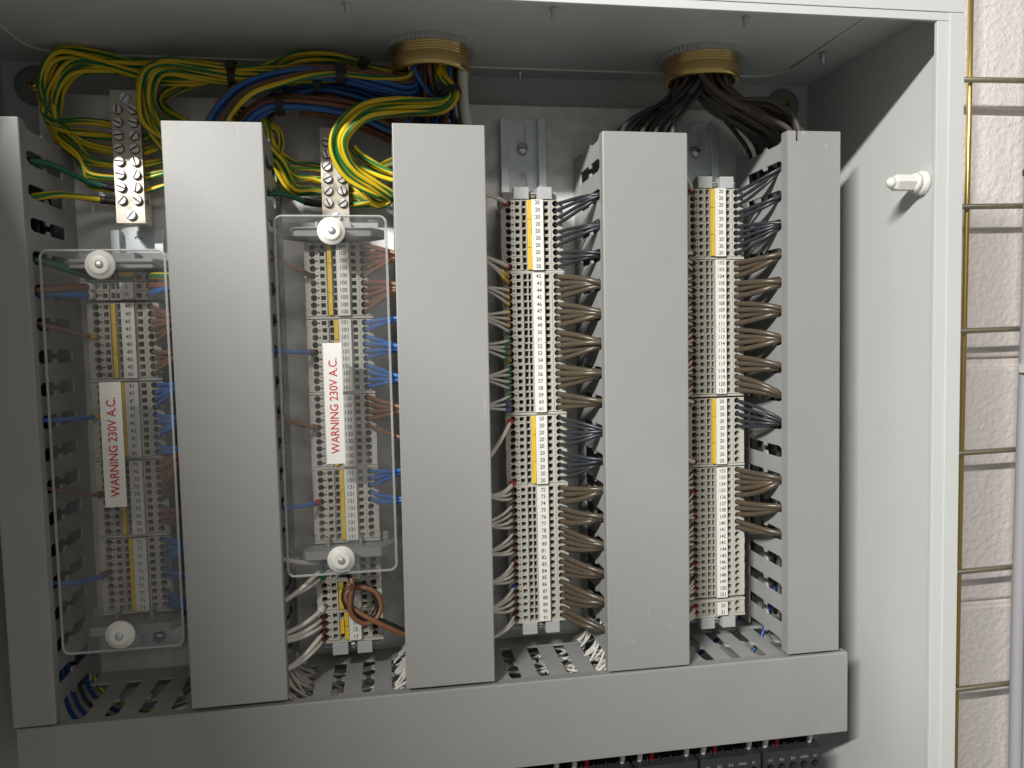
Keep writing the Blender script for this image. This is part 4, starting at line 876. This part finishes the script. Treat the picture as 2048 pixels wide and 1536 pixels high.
for i in range(2): wire(spline([(-96+4*i, -74, -20), (-84+4*i, -77, -6), (-70+5*i, -74, -3), (-56+5*i, -66, -8), (-40, -60, -20)], 5), 1.1, 'white', 'white wire curving in the open slot at the bottom left', 'white wires at the bottom left corner', 8)
build_stuff('bottom', 'trunking_wires', 'thin white and blue wires lying in the bottom trunking, seen through its slots')
for xc, n, m in ((300, 9, 'umber'), (428, 9, 'umber'), (-94, 5, 'dgrey')):
    for i in range(n):
        x = xc + (i*7 % 26) - 8 if xc > 0 else xc + (i*5 % 12) - 6; y = -12 - i*6.0
        stuff_wire('inside', spline([(x, y, 345), (x+J(4), y+J(3), 250), (x+J(4), y+J(3), 150), (x+J(3), y, 60), (x, y, 10)], 4), 1.8, m)
build_stuff('inside', 'trunking_wires', 'dark wires running upright inside the trunking, seen through the side slots')

# ------------------------------------------------------------------ contactors under the bottom trunking
NAMES = ['1L1', '3L2', '5L3', '13NO', 'A1']
for i, (x0, lab) in enumerate(((399.3, 'rightmost charcoal contactor below the bottom trunking'), (349.8, 'second charcoal contactor from the right'), (300.3, 'third charcoal contactor from the right'), (250.8, 'fourth charcoal contactor from the right'), (201.3, 'fifth charcoal contactor from the right, mostly cut off'))):
    t = thing('contactor', lab, 'contactor', (x0+24, 0, -165), 'contactors below the bottom trunking')
    MB().box(-23.6, 23.6, -48, -10, 10, 88).build('body', 'contact', t, 0.8)
    MB().box(-22.8, 22.8, -78, -48, 12, 64).build('front_block', 'contact', t, 1.2)
    # terminal deck with a round well over every screw
    wells = [circ(-18+9*k, -54.5, 2.7, 14) for k in range(5)]
    MB().prism([rect(-23.6, 23.6, -62, -48)] + wells, 88, 74, 'z').build('terminal_deck', 'contact', t, 0.3)
    fw = [circ(-18+9*k, 75.5, 2.9, 14) for k in range(5)]
    MB().prism([rect(-23.6, 23.6, 64.2, 87.8)] + fw, -70, -62.1, 'y').build('screw_face', 'contact', t, 0.3)
    for k in range(5):
        MB().lathe((-18+9*k, 0, 75.5), [(2.4, -62.2), (2.4, -64), (0.01, -64.2)], 'y', 12).box(-18+9*k-2, -18+9*k+2, -64.3, -64.1, 75.2, 75.8, 1).build('terminal_screw', ['steel', 'black'], t)
        lettering('terminal_name', NAMES[k], 2.6, (-18+9*k, -70.06, 81.5), 'greyink', t)
        if k < 4: MB().box(-13.9+9*k, -13.1+9*k, -66, -48, 88, 92).build('partition', 'contact', t)
    for k, m in ((0, 's_white'), (1, 'redw'), (4, 's_white')):
        x = x0 + 24 - 18 + 9*k
        wire(spline([(x, -55, -84), (x, -62, -74), (x+1, -58, -62), (x+1, -50, -40)], 4), 2.1, m, '%s lead at the %s of the %s contactor' % ({'s_white': 'white', 'redw': 'red'}[m], ('left', 'middle', '', '', 'right')[k], ('rightmost', 'second', 'third', 'fourth', 'fifth')[i]), 'leads of the contactors', 8)
